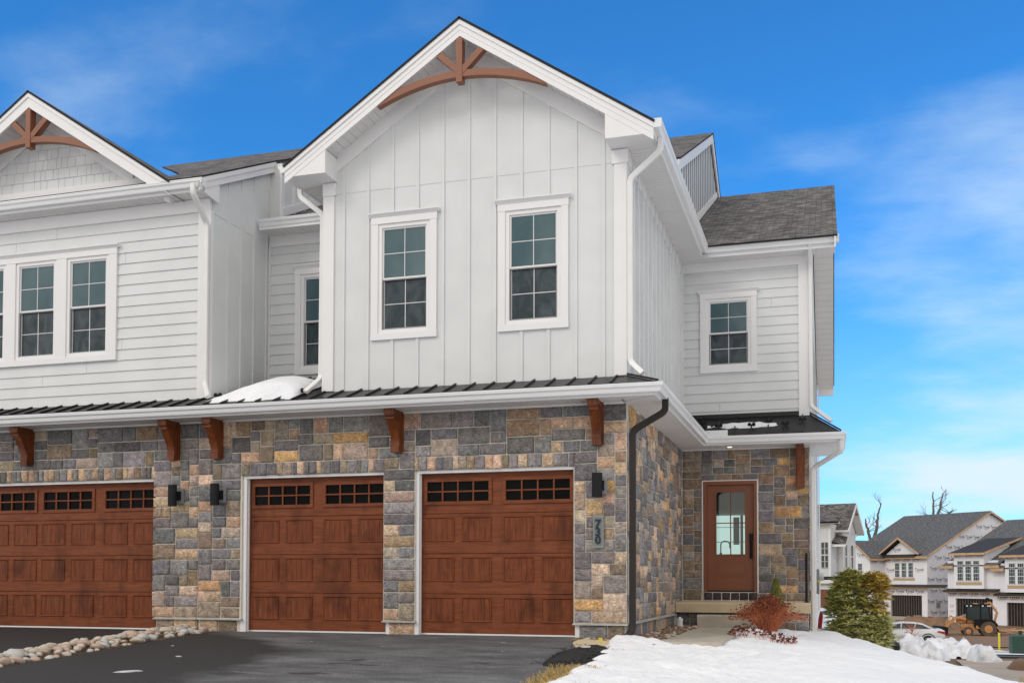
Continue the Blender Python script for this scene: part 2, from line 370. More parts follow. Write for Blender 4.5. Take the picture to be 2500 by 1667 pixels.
def axisvals(a,b,fine0,fine1,fs,grow=1.25):
    v=[fine0]; st=fs
    while v[-1]<fine1: v.append(v[-1]+fs)
    st=fs
    while v[-1]<b: st*=grow; v.append(min(b,v[-1]+st))
    st=fs; lo=[fine0]
    while lo[-1]>a: st*=grow; lo.append(max(a,lo[-1]-st))
    return lo[::-1][:-1]+v
def heightgrid(xs,ys,fn,mask=None):
    mb=MB(); nx=len(xs); vs=[(x,y,fn(x,y)) for y in ys for x in xs]; fs=[]
    for j in range(len(ys)-1):
        for i in range(nx-1):
            if mask is None or mask((xs[i]+xs[i+1])/2,(ys[j]+ys[j+1])/2): fs.append((j*nx+i,j*nx+i+1,(j+1)*nx+i+1,(j+1)*nx+i))
    mb.add(vs,fs); return mb
g=heightgrid(axisvals(-600,700,-4,26,.5),axisvals(-80,1500,-14,100,1.0),lambda x,y:gz(x,y)-.02).build('ground','ground',smooth=True); struct(g)
def sheet(name,poly,mat,dz=.012,res=None,label=None,zf=gz,edge=0):
    # polygon draped over terrain (convex or star shaped): grid clipped through bmesh
    xs=[p[0] for p in poly]; ys=[p[1] for p in poly]; res=res or max(max(xs)-min(xs),max(ys)-min(ys))/30
    bm=bmesh.new(); vs=[bm.verts.new((p[0],p[1],0)) for p in poly]; bm.faces.new(vs)
    for ax,lo,hi in ((0,min(xs),max(xs)),(1,min(ys),max(ys))):
        t=lo+res
        while t<hi:
            co=(t,0,0) if ax==0 else (0,t,0); no=(1,0,0) if ax==0 else (0,1,0)
            bmesh.ops.bisect_plane(bm,geom=bm.verts[:]+bm.edges[:]+bm.faces[:],plane_co=co,plane_no=no); t+=res
    for v_ in bm.verts: v_.co.z=zf(v_.co.x,v_.co.y)+dz
    if edge:
        be=[e for e in bm.edges if e.is_boundary]; ret=bmesh.ops.extrude_edge_only(bm,edges=be)
        for q in ret['geom']:
            if isinstance(q,bmesh.types.BMVert): q.co.z-=edge
    bmesh.ops.recalc_face_normals(bm,faces=bm.faces)
    me=bpy.data.meshes.new(name); bm.to_mesh(me); bm.free(); me.materials.append(M[mat]); 
    o=bpy.data.objects.new(name,me); C.objects.link(o); struct(o,label); return o
dz_drive=lambda x,y:.05*min(y,0)-.012
sheet('driveway',[(-4.62,.15),(-4.62,-14),(2.75,-14),(2.45,-8),(2.25,-5.2),(2.1,-4.0),(1.95,-2.6),(1.72,-1.4),(1.55,-.6),(1.5,.02),(1.42,.15)],'asphalt',0,.35,zf=dz_drive,edge=.06)
sheet('driveway',[(-12.5,.15),(-12.5,-14),(-5.38,-14),(-5.42,.15)],'asphalt',0,.5,zf=dz_drive,edge=.06)
# lower street area
sheet('street',[(7,33),(60,36),(60,41),(7,38)],'road',.03)
sheet('sidewalk',[(9.0,10),(24,10),(30,22),(40,31.5),(9.4,27.5)],'walk',.03)
sheet('dirt',[(8,56),(60,56),(70,110),(8,110)],'dirt',.03)
struct(sheet('added_bounce_snow',[(-60,-14.1),(-60,-70),(60,-70),(60,-14.1)],'snow',.03,4))  # unseen snow sheet added to bounce light up onto the soffits
struct(sheet('added_bounce_snow',[(-40,-.5),(-40,-14),(-12.6,-14),(-12.6,-.5)],'snow',.03,3))  # second added sheet left of the drives, also for bounce light
# ------------------------------------------------------------------ snow field in front of the porch
import bisect
BND=[(2.02,-14),(2.2,-9),(2.3,-6.5),(2.05,-4.9),(2.2,-4.2),(2.05,-3.4),(2.14,-2.4),(1.98,-1.5),(1.92,-.6),(1.9,-.1),(2.25,.28),(2.6,.42),(3.05,.36),(3.28,.5),(3.36,1.6),(3.32,3.0),(3.4,4.0),(3.4,4.93),(4.66,4.96),(4.68,7),(4.7,24),(9.5,24),(9.2,14),(24,6),(24,-14)]
def inpoly(x,y,P):
    c=False; j=len(P)-1
    for i in range(len(P)):
        if (P[i][1]>y)!=(P[j][1]>y) and x<(P[j][0]-P[i][0])*(y-P[i][1])/(P[j][1]-P[i][1])+P[i][0]: c=not c
        j=i
    return c
def dist(x,y,P):
    b=1e9
    for i in range(len(P)):
        x1,y1=P[i]; x2,y2=P[(i+1)%len(P)]; dx,dy=x2-x1,y2-y1; t=max(0,min(1,((x-x1)*dx+(y-y1)*dy)/(dx*dx+dy*dy+1e-9))); b=min(b,math.hypot(x-x1-t*dx,y-y1-t*dy))
    return b
def snowz(x,y):
    wob=.07*fbm(x*2.2,y*2.2,5)
    d=(dist(x,y,BND)+wob) if x<6 and inpoly(x,y,BND) else (2 if inpoly(x,y,BND) else -1)
    e=smooth01(d/.2)**.7 if d>0 else 0
    if x>4 and y>4.8: e=max(e,.9)
    h=.085+.035*fbm(x*.9,y*.9,1)+.042*fbm(x*2.7,y*2.7,2)*(1 if x<4.6 else .3)
    h+=.09*math.exp(-((y+.25)/.4)**2)*math.exp(-((x-2.35)/.42)**2)+.026*fbm(x*7,y*7,8)*(1 if x<4.2 else .2)
    h+=.17*math.exp(-(((x-3.75)/.35)**2+((y-2.35)/.45)**2))
    h+=.06*math.exp(-(((x-4.3)/.3)**2+((y-4.3)/.5)**2))
    h-=.05*math.exp(-(((x-3.1)/.3)**2+((y+1.6)/.5)**2))
    return gz(x,y)-.03+(h+.03)*e
sn=heightgrid(axisvals(1.8,24,1.8,5.4,.055,1.08),axisvals(-14,24,-6.5,5.2,.07,1.08),snowz,lambda x,y:inpoly(x,y,BND) or (x<6 and dist(x,y,BND)<.12)).build('snow','snow',smooth=True)
struct(sn)
# ------------------------------------------------------------------ townhouses
H=thing('townhouse','white board-and-batten end townhouse with stone ground floor, two brown garage doors and number 730','house',(0,0,0),group=None)
G=thing('townhouse','left neighbouring white townhouse with lap siding, shingled gable and wide brown garage door','house',(-8,0,0))
G.location=(0,0,0)
# ---- stone walls
SLATE=[(.125,.138,.152),(.14,.152,.165),(.105,.116,.128),(.16,.171,.182),(.185,.194,.202),(.095,.105,.116),(.15,.152,.152)]
BUFF=[(.36,.265,.175),(.42,.325,.235),(.31,.245,.17),(.27,.235,.185),(.34,.29,.23),(.47,.37,.27),(.40,.29,.205),(.30,.265,.225)]
BROWN=[(.18,.145,.10),(.22,.165,.105),(.16,.13,.095),(.21,.18,.14)]
GOLD=[(.46,.29,.12),(.40,.25,.11),(.46,.32,.17)]
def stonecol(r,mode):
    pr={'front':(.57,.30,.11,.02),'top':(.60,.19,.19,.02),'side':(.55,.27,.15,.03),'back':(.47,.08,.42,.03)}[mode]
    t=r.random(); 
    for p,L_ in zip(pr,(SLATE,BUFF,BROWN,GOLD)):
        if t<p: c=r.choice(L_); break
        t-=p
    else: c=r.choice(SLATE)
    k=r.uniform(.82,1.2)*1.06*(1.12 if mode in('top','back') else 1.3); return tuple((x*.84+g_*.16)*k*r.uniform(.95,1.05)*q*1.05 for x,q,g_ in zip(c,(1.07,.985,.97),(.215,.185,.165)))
def stones(x0,x1,z0,z1,holes,seed,mode,cell=.086,maxw=6,maxh=4,topz=None):
    r=random.Random(seed); nx=max(1,round((x1-x0)/cell)); nz=max(1,round((z1-z0)/cell)); cx=(x1-x0)/nx; cz=(z1-z0)/nz
    occ=[[False]*nx for _ in range(nz)]
    for (a,b,c,d) in holes:
        for j in range(nz):
            for i in range(nx):
                X_=x0+(i+.5)*cx; Z_=z0+(j+.5)*cz
                if a<X_<b and c<Z_<d: occ[j][i]=True
    out=[]
    for j in range(nz):
        for i in range(nx):
            if occ[j][i]: continue
            run=0
            while i+run<nx and not occ[j][i+run] and run<maxw+2: run+=1
            w_=r.choice([3,3,4,4,5,5,6,7] if mode in('top','back') or z0+j*cz>2.7 else [2,3,3,3,4,4,5,5]); w_=min(w_,run)
            if run-w_==1: w_=run if run<=maxw else w_-1
            h_=r.choice([2,2,2,2,3,3,3]) if w_>2 else r.choice([2,2,2,3])
            h_=min(h_,nz-j,maxh)
            if nz-j-h_==1 and h_<maxh: h_+=1
            k=1
            while k<h_ and all(not occ[j+k][i+q] for q in range(w_)): k+=1
            h_=k
            for q in range(h_):
                for p_ in range(w_): occ[j+q][i+p_]=True
            out.append((x0+i*cx,x0+(i+w_)*cx,z0+j*cz,z0+(j+h_)*cz))
    # merge slivers
    return out
def put_stone(mb,r,fr,a,b,c,d,col,prot,gap=.0065):
    # fr(u,h,o): maps along, height, outward
    a+=gap*r.uniform(.6,1.4); b-=gap*r.uniform(.6,1.4); c+=gap*r.uniform(.6,1.4); d-=gap*r.uniform(.6,1.4)
    W_,H_=b-a,d-c; 
    if W_<.02 or H_<.02: return
    ch=min(.011,W_*.2,H_*.2); nx=max(2,int(W_/.06)+1); nz=max(2,int(H_/.06)+1)
    us=[a,a+ch*.35,a+ch]+[a+ch+(W_-2*ch)*k/nx for k in range(1,nx)]+[b-ch,b-ch*.35,b]
    hs=[c,c+ch*.35,c+ch]+[c+ch+(H_-2*ch)*k/nz for k in range(1,nz)]+[d-ch,d-ch*.35,d]
    t=prot*r.uniform(.55,1.0); nu=len(us); sd_=r.uniform(0,99); tilt=r.uniform(-.006,.006); tl2=r.uniform(-.006,.006); vs=[]
    for j,h in enumerate(hs):
        for i,u_ in enumerate(us):
            ei=min(i,nu-1-i); ej=min(j,len(hs)-1-j); e=min(ei,ej)
            o=(0,.62,1.0)[min(e,2)]*t
            if e>=1: o+=.007*noise.noise(Vector((u_*14,h*14,sd_)))+tilt*(u_-a)/W_+tl2*(h-c)/H_
            ju=.005*noise.noise(Vector((h*16,sd_,1))) if ei<2 else 0; jh=.005*noise.noise(Vector((u_*16,sd_,7))) if ej<2 else 0
            cr=.006 if (ei==0 and ej==0) else 0
            uu=u_+ju+(cr if i==0 else -cr if i==nu-1 else 0); hh=h+jh+(cr if j==0 else -cr if j==len(hs)-1 else 0)
            vs.append(fr(uu,hh,o))
    fs=[(j*nu+i,j*nu+i+1,(j+1)*nu+i+1,(j+1)*nu+i) for j in range(len(hs)-1) for i in range(nu-1)]
    mb.add(vs,fs,col)
def front(Yp): return lambda u_,h,o:(u_,Yp-o,h)
def right(Xp): return lambda u_,h,o:(Xp+o,u_,h)
def rects_minus(x0,x1,z0,z1,holes):
    xs=sorted({x0,x1}|{q for h in holes for q in h[:2] if x0<q<x1}); zs=sorted({z0,z1}|{q for h in holes for q in h[2:] if z0<q<z1}); o=[]
    for a,b in zip(xs,xs[1:]):
        for c,d in zip(zs,zs[1:]):
            mx_,mz=(a+b)/2,(c+d)/2
            if not any(h[0]<mx_<h[1] and h[2]<mz<h[3] for h in holes): o.append((a,b,c,d))
    return o
def mortar_wall(name,par,x0,x1,z0,z1,holes,Yb_,thick=.18):
    mb=MB()
    for a,b,c,d in rects_minus(x0,x1,z0,z1,holes): mb.box(a,b,Yb_,Yb_+thick,c,d)
    return mb.build(name,'mortar',par)
OPT=2.485
doorsH=[(-4.095,-1.63,-1,OPT),(-1.105,1.375,-1,OPT)]; doorsG=[(-10.75,-5.72,-1,OPT)]
def stone_front(par,x0,x1,holes,seed,lint):
    mb=MB(); r=random.Random(seed+100); FZ=.2
    hl=[(a,b,-1,OPT+.2) for a,b,_,_ in holes]
    # lintel rows
    for a,b,_,_ in holes:
        x=max(a-.02,x0); e=min(b+.02,x1)
        while x<e-.03:
            w_=r.uniform(.08,.17); w_=min(w_,e-x)
            if e-x-w_<.06: w_=e-x
            put_stone(mb,r,front(.022),x,x+w_,OPT-.01*r.random(),OPT+.2,stonecol(r,'front'),.03,.005); x+=w_
    for (a,b,c,d) in stones(x0,x1,FZ,3.375,hl,seed,'front'):
        mode='top' if c>2.75 else 'front'  # darker stone mix at the top: soffit shade put into the colour
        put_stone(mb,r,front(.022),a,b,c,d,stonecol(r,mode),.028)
    hb=[(a-.05,b+.05,-1,1) for a,b,_,_ in holes]
    for (a,b,c,d) in stones(x0+.03,x1-.03,-.08,FZ-.03,hb,seed+5,'front',.085,5,4):
        put_stone(mb,r,front(.052),a,b,c,d,stonecol(r,'front'),.025)
    mb.build('stone_veneer','stone',par,smooth=True)
    mb=MB()
    for a,b,c,d in rects_minus(x0,x1,.185,3.45,[(a,b,-1,OPT) for a,b,_,_ in holes]): mb.box(a,b,.022,.18,c,d)
    for a,b,c,d in rects_minus(x0,x1-.025,-.3,.185,[(a-.03,b+.03,-1,OPT) for a,b,_,_ in holes]): mb.box(a,b,.052,.179,c,d)
    mb.build('stone_wall','mortar',par)
    fl=MB(); xs=[x0]+[q for a,b,_,_ in sorted(holes) for q in (a,b)]+[x1]
    for a,b in zip(xs[::2],xs[1::2]):
        if b-a>.05:
            fl=MB(); fl.prism([(-.015,FZ-.03),(.08,FZ-.03),(.08,FZ),(-.015,FZ-.012)],'X',a-.01,b+.015); fl.build('stone_sill','flash',par)
stone_front(H,-4.9,2.16,doorsH,11,None); stone_front(G,-11.4,-4.905,doorsG,12,None)
mb=MB(); r=random.Random(33)
for (a,b,c,d) in stones(.05,5.95,.2,3.4,[],21,'side',.084,5,4): put_stone(mb,r,right(2.138),a,b,c,d,stonecol(r,'side'),.026)
for (a,b,c,d) in stones(.08,5.0,-.1,.17,[],22,'side',.085,5,3): put_stone(mb,r,right(2.105),a,b,c,d,stonecol(r,'side'),.025)
mb.build('stone_veneer','stone',H,smooth=True)
mb=MB(); mb.box(1.98,2.138,.181,6.0,.185,3.45); mb.box(1.981,2.105,.182,5.99,-.3,.185); mb.build('stone_wall','mortar',H)
mb=MB(); mb.prism([(2.06,.17),(2.18,.17),(2.18,.19),(2.06,.2)],'Y',-.012,4.97); mb.build('stone_sill','flash',H)
FD=(2.564,3.615,.0,2.764)
mb=MB()
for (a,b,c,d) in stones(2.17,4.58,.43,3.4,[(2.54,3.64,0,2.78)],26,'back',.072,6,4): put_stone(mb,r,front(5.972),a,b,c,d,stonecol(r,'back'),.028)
mb.build('stone_veneer','stone',H,smooth=True); mb=MB()
for k in range(6): put_stone(mb,r,front(5.99),2.575+k*.172,2.575+(k+1)*.172,.43,.59,(.05*r.uniform(.8,1.3),.045,.05),.045)
mb.build('door_step_stones','stone',H,smooth=True); mb=MB()
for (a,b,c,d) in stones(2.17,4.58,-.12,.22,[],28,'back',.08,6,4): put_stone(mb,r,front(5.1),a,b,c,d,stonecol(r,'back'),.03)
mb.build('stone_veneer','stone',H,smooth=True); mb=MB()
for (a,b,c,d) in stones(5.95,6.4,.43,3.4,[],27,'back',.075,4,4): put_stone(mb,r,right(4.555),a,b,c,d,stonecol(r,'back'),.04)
mb.build('stone_veneer','stone',H,smooth=True)
mb=MB()
for a,b,c,d in rects_minus(2.1,4.56,-.3,3.45,[(2.57,3.61,.6,2.76)]): mb.box(a,b,5.972,6.12,c,d)
mb.box(2.1,4.56,5.1,5.98,-.3,.2); mb.build('stone_wall','mortar',H)
# porch slab, step
def rbox(mb,x0,x1,y0,y1,z0,z1,r=.02):
    mb.prism([(y0,z0),(y1,z0),(y1,z1),(y0+r,z1),(y0+r*.3,z1-r*.3),(y0,z1-r)],'X',x0,x1)
mb=MB(); rbox(mb,2.165,4.6,4.96,5.985,.222,.412,.03); mb.build('porch_slab','conc2',H)
mb=MB(); rbox(mb,2.6,4.0,4.66,4.96,-.1,.185,.03); mb.build('porch_step','conc',H)
struct(sheet('walkway',[(2.58,4.66),(2.55,.0),(3.5,.0),(3.55,4.66)],'conc',0,.4,zf=lambda x,y:-.045,edge=.1))
# ---- lap siding walls
LAP=.1812; Z0L=3.947
def siding(par,x0,x1,zb,zt,Yp,holes,T=None,joints=(),name='lap_siding'):
    mb=MB(); mb.T=T; k=math.floor((zb-Z0L)/LAP); z=Z0L+k*LAP
    for a,b,c,d in rects_minus(x0,x1,zb,zt,holes): mb.box(a,b,Yp+.02,Yp+.1,c,d)
    while z<zt:
        a,b=max(z,zb),min(z+LAP,zt)
        if b-a>.01:
            segs=[(x0,x1)]
            for h in holes:
                if h[2]<(a+b)/2<h[3]:
                    ns=[]
                    for s0,s1 in segs:
                        if h[0]>s0: ns.append((s0,min(s1,h[0])))
                        if h[1]<s1: ns.append((max(s0,h[1]),s1))
                    segs=[q for q in ns if q[1]-q[0]>.02]
            kk=round((z-Z0L)/LAP)
            for jx,jk in joints:
                if jk==kk:
                    ns=[]
                    for s0,s1 in segs:
                        if s0<jx<s1: ns+=[(s0,jx-.0025),(jx+.0025,s1)]
                        else: ns.append((s0,s1))
                    segs=ns
            for s0,s1 in segs: mb.prism([(Yp-.011,a),(Yp+.02,a),(Yp+.02,b+.01),(Yp+.008,b+.01)],'X',s0,s1)
        z+=LAP
    return mb.build(name,'siding',par)
def batten_wall(par,x0,x1,zb,ztf,Yp,holes,bx,T=None,name='board_and_batten_wall',joint=6.886,bw=.05,bt=.02):
    # ztf(x): top
    mb=MB(); mb.T=T; zc=min(ztf(x0),ztf(x1)); zc=min(zc,joint) if joint else zc
    for a,b,c,d in rects_minus(x0,x1,zb,zc,holes): mb.box(a,b,Yp,Yp+.1,c,d)
    xs=sorted({x0,x1,(x0+x1)/2}); top=[(x,ztf(x)) for x in xs[::-1]]
    if max(t[1] for t in top)>zc+.01: mb.prism([(x0,zc),(x1,zc)]+top,'Y',Yp-(.006 if joint else 0),Yp+.1)
    for x in bx:
        zt=min(ztf(x-bw/2),ztf(x+bw/2)); segs=[(zb,zt)]
        for h in holes:
            if h[0]-.01<x<h[1]+.01:
                ns=[]
                for a,b in segs:
                    if h[2]>a: ns.append((a,min(b,h[2])))
                    if h[3]<b: ns.append((max(a,h[3]),b))
                segs=ns
        for a,b in segs:
            if b-a>.03: mb.box(x-bw/2,x+bw/2,Yp-bt,Yp+.001,a,b)
    return mb.build(name,'siding',par)
# ---- windows
def window(par,cx,sw,z0,z1,Yp,T=None,cas=(.11,.11),crown=True,sill=.1,casing=True,curtain=False,label=None,xl=None,xr=None,deep=.0):
    """sw sash width, z0..z1 sash extent; casing around; built facing -Y"""
    a,b=cx-sw/2,cx+sw/2; F=.06; xl=xl if xl is not None else a-F-cas[0]; xr=xr if xr is not None else b+F+cas[1]
    zt=z1+F; zb=z0-F; mb=MB(); mb.T=T
    if casing:
        mb.box(xl,a-F,Yp-.035,Yp+.02,zb,zt+.0); mb.box(b+F,xr,Yp-.035,Yp+.02,zb,zt)
        mb.box(xl-.008,xr+.008,Yp-.04,Yp+.02,zt,zt+.105); mb.box(xl-.006,xr+.006,Yp-.04,Yp+.02,zb-sill,zb)
        if crown:
            mb.prism([(Yp-.045,zt+.105),(Yp+.02,zt+.105),(Yp+.02,zt+.165),(Yp-.085,zt+.165),(Yp-.085,zt+.15),(Yp-.06,zt+.125)],'X',xl-.04,xr+.04)
    # frame
    for q in ((a-F,a,zb,zt),(b,b+F,zb,zt),(a,b,z1,zt),(a,b,zb,z0)): mb.box(q[0],q[1],Yp-.015,Yp+.09,q[2],q[3])
    wo=mb.build('window','trim',par)
    if label: wo['label']=label
    zm=(z0+z1)/2
    for up in (1,0):
        c,d=(zm-.012,z1) if up else (z0,zm+.012); yo=Yp+.008 if up else Yp+.038; st=.028
        s=MB(); s.T=T
        for q in ((a,a+st,c,d),(b-st,b,c,d),(a+st,b-st,d-st,d),(a+st,b-st,c,c+st)): s.box(q[0],q[1],yo,yo+.03,q[2],q[3])
        mm_=.011
        s.box(cx-mm_/2,cx+mm_/2,yo+.006,yo+.02,c+st,d-st); s.box(a+st,b-st,yo+.007,yo+.019,(c+d)/2-mm_/2,(c+d)/2+mm_/2)
        s.build('sash','sash',wo)
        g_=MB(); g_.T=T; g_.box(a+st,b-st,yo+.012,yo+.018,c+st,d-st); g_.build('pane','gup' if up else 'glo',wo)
    sc=MB(); sc.T=T; st=.018
    for q in ((a,a+st,z0,zm-.01),(b-st,b,z0,zm-.01),(a+st,b-st,z0,z0+st),(a+st,b-st,zm-.028,zm-.01)): sc.box(q[0],q[1],Yp+.012,Yp+.03,q[2],q[3])
    sc.build('insect_screen','screen',wo)
    return wo
def whole(cx,sw,z0,z1,F=.06): return (cx-sw/2-F,cx+sw/2+F,z0-F,z1+F)
# ---- gutters etc.
GP=[(-.125,0),(-.125,-.125),(-.05,-.128),(-.042,-.115),(-.03,-.07),(-.006,-.045),(-.004,-.02),(0,-.018),(0,0),(-.014,.002),(-.018,-.02),(-.108,-.02),(-.112,0)]
def gutter(par,path,z,name='gutter'):
    mb=MB(); mb.sweep([(o,z+h) for o,h in GP],path); return mb.build(name,'gutter',par)
def soffit_panel(par,poly_axis,x0,x1,y0,y1,z,name='soffit',pitch=.1,T=None,mat='soffit'):
    """grooves run perpendicular to long side; poly_axis 'X' -> boards laid across Y stacked along X"""
    mb=MB(); mb.T=T; n=max(1,int((x1-x0 if poly_axis=='X' else y1-y0)/pitch)); 
    lo,hi=(x0,x1) if poly_axis=='X' else (y0,y1); p=(hi-lo)/n; g_=.011
    for k in range(n):
        a=lo+k*p; b=a+p-g_
        if poly_axis=='X': mb.box(a,b,y0,y1,z,z+.01); mb.box(b,a+p,y0,y1,z+.009,z+.02)
        else: mb.box(x0,x1,a,b,z,z+.01); mb.box(x0,x1,b,a+p,z+.009,z+.02)
    return mb.build(name,mat,par)
def downspout(par,pts,mat='dspout',r=.036,name='downspout',rx=1.3):
    # refine corners
    P=[Vector(p) for p in pts]; out_=[P[0]]
    for i in range(1,len(P)-1):
        a,b,c=P[i-1],P[i],P[i+1]; d1=(a-b); d2=(c-b); t=min(.07,d1.length*.45,d2.length*.45)
        for q in (0,.25,.5,.75,1):
            s0=b+d1.normalized()*t*(1-q); s1=b+d2.normalized()*t*q; out_.append(b+(d1.normalized()*t*(1-q)**2)+(d2.normalized()*t*q**2))
    out_.append(P[-1]); mb=MB(); mb.tube(out_,r,4,sq=True,rx=rx)
    for f in (.35,.7):
        pass
    o=mb.build(name,mat,par); b_=o.modifiers.new('b','BEVEL'); b_.width=.012; b_.segments=2; b_.limit_method='ANGLE'; b_.angle_limit=R(50); return o
# ================= lower pent roof (black standing seam)
# profile rises from gutter to wall; hips at the outer corner
def pent_piece(par,x0,x1,y0,y1,za,zb_,ribs,rib_from=None,name='metal_roof'):
    mb=MB(); mb.prism([(y0,za),(y1,zb_),(y1,zb_-.02),(y0,za-.02)],'X',x0,x1)
    sl_=(zb_-za)/(y1-y0)
    for x in ribs: mb.prism([(y0-.012,za+.03),(y1,zb_+.03),(y1,zb_-.005),(y0-.012,za-.022)],'X',x-.011,x+.011)
    mb.box(x0,x1,y0-.014,y0,za-.03,za+.004)
    return mb.build(name,'blackmetal',par)
ribs=[-11.3+.31*k for k in range(50)]
zg,zw=3.56,3.775; yg=-.53
def zp(y): return zg+(zw-zg)*(y-yg)/(-yg) if y<0 else zw+.332*y
pent_piece(G,-11.4,-4.9,yg,0.03,zg,zw,[x for x in ribs if x<-4.9])
pent_piece(H,-4.9,2.16,yg,0.03,zg,zw,[x for x in ribs if -4.9<x<2.2])
# recess part
mb=MB(); mb.prism([(.03,zw),(1.9,zp(1.9)),(1.9,zp(1.9)-.02),(.03,zw-.02)],'X',-4.72,-2.655)
for x in ribs:
    if -4.7<x<-2.7: mb.prism([(.03,zw+.03),(1.9,zp(1.9)+.03),(1.9,zp(1.9)),(.03,zw)],'X',x-.011,x+.011)
mb.build('metal_roof','blackmetal',H)
# right side run along the +X wall, X 2.16..2.68, y -.53..5.3
mb=MB()
def plane3(mb,a,b,c,d,t=.02):
    vs=[Vector(q) for q in (a,b,c,d)]; vs+= [q-Vector((0,0,t)) for q in vs]; mb.add(vs,[(0,1,2,3),(7,6,5,4),(0,4,5,1),(1,5,6,2),(2,6,7,3),(3,7,4,0)])
xr=2.70
plane3(mb,(2.16,yg,zg),(xr,yg,zg),(2.16,0,zw),(2.16,0,zw-.0001))
mb2=MB()
plane3(mb2,(xr,yg,zg),(xr,5.2,zg),(2.16,5.7,zw+.03),(2.16,0,zw))
for k in range(17):
    y=.25+.31*k
    mb2.prism([(xr+.01,zg+.03),(2.16,zw+.03),(2.16,zw),(xr+.01,zg-.02)],'Y',y-.011,y+.011)
mb2.tube([(xr,yg,zg+.02),(2.16,0,zw+.02)],.016,6)
mb.build('metal_roof','blackmetal',H); mb2.build('metal_roof','blackmetal',H)
# porch roof
pyg=5.26; pzw=4.01
mb=MB(); mb.prism([(pyg,zg),(5.97,pzw),(5.97,pzw-.02),(pyg,zg-.02)],'X',2.5,4.6)
plane3(mb,(2.2,pyg,zg-.001),(2.5,pyg,zg-.001),(2.5,5.97,pzw-.001),(2.2,5.97,pzw-.001))
plane3(mb,(4.6,pyg,zg),(5.15,pyg,zg),(4.6,5.97,pzw),(4.6,5.97,pzw-.0001))
plane3(mb,(5.15,pyg,zg),(5.15,7.6,zg),(4.6,7.6,pzw),(4.6,5.97,pzw))
for k in range(9):
    x=2.3+.31*k
    if x<4.6: mb.prism([(pyg-.012,zg+.028),(5.97,pzw+.028),(5.97,pzw),(pyg-.012,zg-.02)],'X',x-.01,x+.01)
for k in range(5):
    y=6.1+.31*k; mb.prism([(5.15,zg+.028),(4.6,pzw+.028),(4.6,pzw),(5.15,zg-.02)],'Y',y-.01,y+.01)
mb.tube([(5.16,pyg,zg+.02),(4.6,5.96,pzw+.025)],.016,6); mb.box(2.6,5.16,pyg-.014,pyg,zg-.03,zg+.004)
mb.box(2.16,4.6,5.93,5.97,pzw-.02,pzw+.06)
mb.build('metal_roof','blackmetal',H)
# snow guards
def guards(par,pts):
    for (x,y,z) in pts:
        mb=MB()
        mb.box(x-.015,x+.015,y-.03,y+.03,z,z+.03)
        for s_ in(-1,1): mb.tube([(x+s_*.04,y,z+.035),(x+s_*.04,y+.012,z+.035)],.036,10)
        mb.build('snow_guard','black',par)
guards(H,[(x,-.12,zp(-.12)+.03) for x in ribs if -4.75<x<-2.8]); 
guards(H,[(2.3+.31*k,5.62+(.03 if k%2 else -.1),zg+(pzw-zg)*(.36+(.03 if k%2 else -.1))/.71+.028) for k in (0,1,2,4,5,6,7)])
# gutters lower
LZ=3.545
gutter(G,[(-11.4,-.6),(-4.9,-.6)],LZ); gutter(H,[(-4.9,-.6),(2.78,-.6),(2.78,5.2),(5.26,5.2),(5.26,7.7)],LZ)
# fascia behind gutter + soffits
mb=MB(); mb.sweep([(-.15,LZ-.16),(-.126,LZ-.16),(-.126,LZ-.01),(-.15,LZ-.01)],[(-4.9,-.6),(2.78,-.6),(2.78,5.2),(5.26,5.2),(5.26,7.7)])
mb.box(4.6,5.12,7.66,7.69,LZ-.16,LZ); mb.build('fascia','trim',H)
mb=MB(); mb.box(-11.4,-4.9,-.474,-.45,LZ-.16,LZ-.01); mb.build('fascia','trim',G)
SZ=3.39
soffit_panel(G,'X',-11.4,-4.9,-.45,.05,SZ); soffit_panel(H,'X',-4.9,2.16,-.45,.05,SZ)
soffit_panel(H,'Y',2.115,2.63,0.0,5.95,SZ,pitch=.1); soffit_panel(H,'X',2.63,5.11,5.35,6.0,SZ); soffit_panel(H,'Y',4.58,5.11,6.0,7.66,SZ)
mb=MB(); mb.prism([(2.16,-.45),(2.63,-.45),(2.63,0),(2.115,0)],'Z',SZ,SZ+.01); mb.tube([(2.13,-.01,SZ-.003),(2.63,-.45,SZ-.003)],.008,6); mb.build('soffit','soffit',H)
mb=MB(); mb.box(-11.4,-4.9,-.03,.04,3.36,SZ-.001); mb.build('soffit_trim','soffit',G)
mb=MB(); mb.box(-4.9,2.13,-.03,.04,3.36,SZ-.001); mb.box(2.115,2.15,.05,5.95,3.365,SZ-.001); mb.box(2.17,4.58,5.93,5.985,3.365,SZ-.001); mb.build('soffit_trim','soffit',H)
# white wrap under the porch return (boxed eave end) and white side wall
mb=MB(); mb.cyl((3.12,5.62,SZ-.004),'Z',.055,.012,24); ring=mb.build('recessed_light','trim',H)
mb=MB(); mb.cyl((3.12,5.62,SZ-.011),'Z',.042,.006,24); mb.build('lens','bulb',ring)
mb=MB(); mb.box(2.66,3.12,5.215,5.23,LZ-.02,LZ+.11); mb.build('gutter_splash_guard','gutter',H)
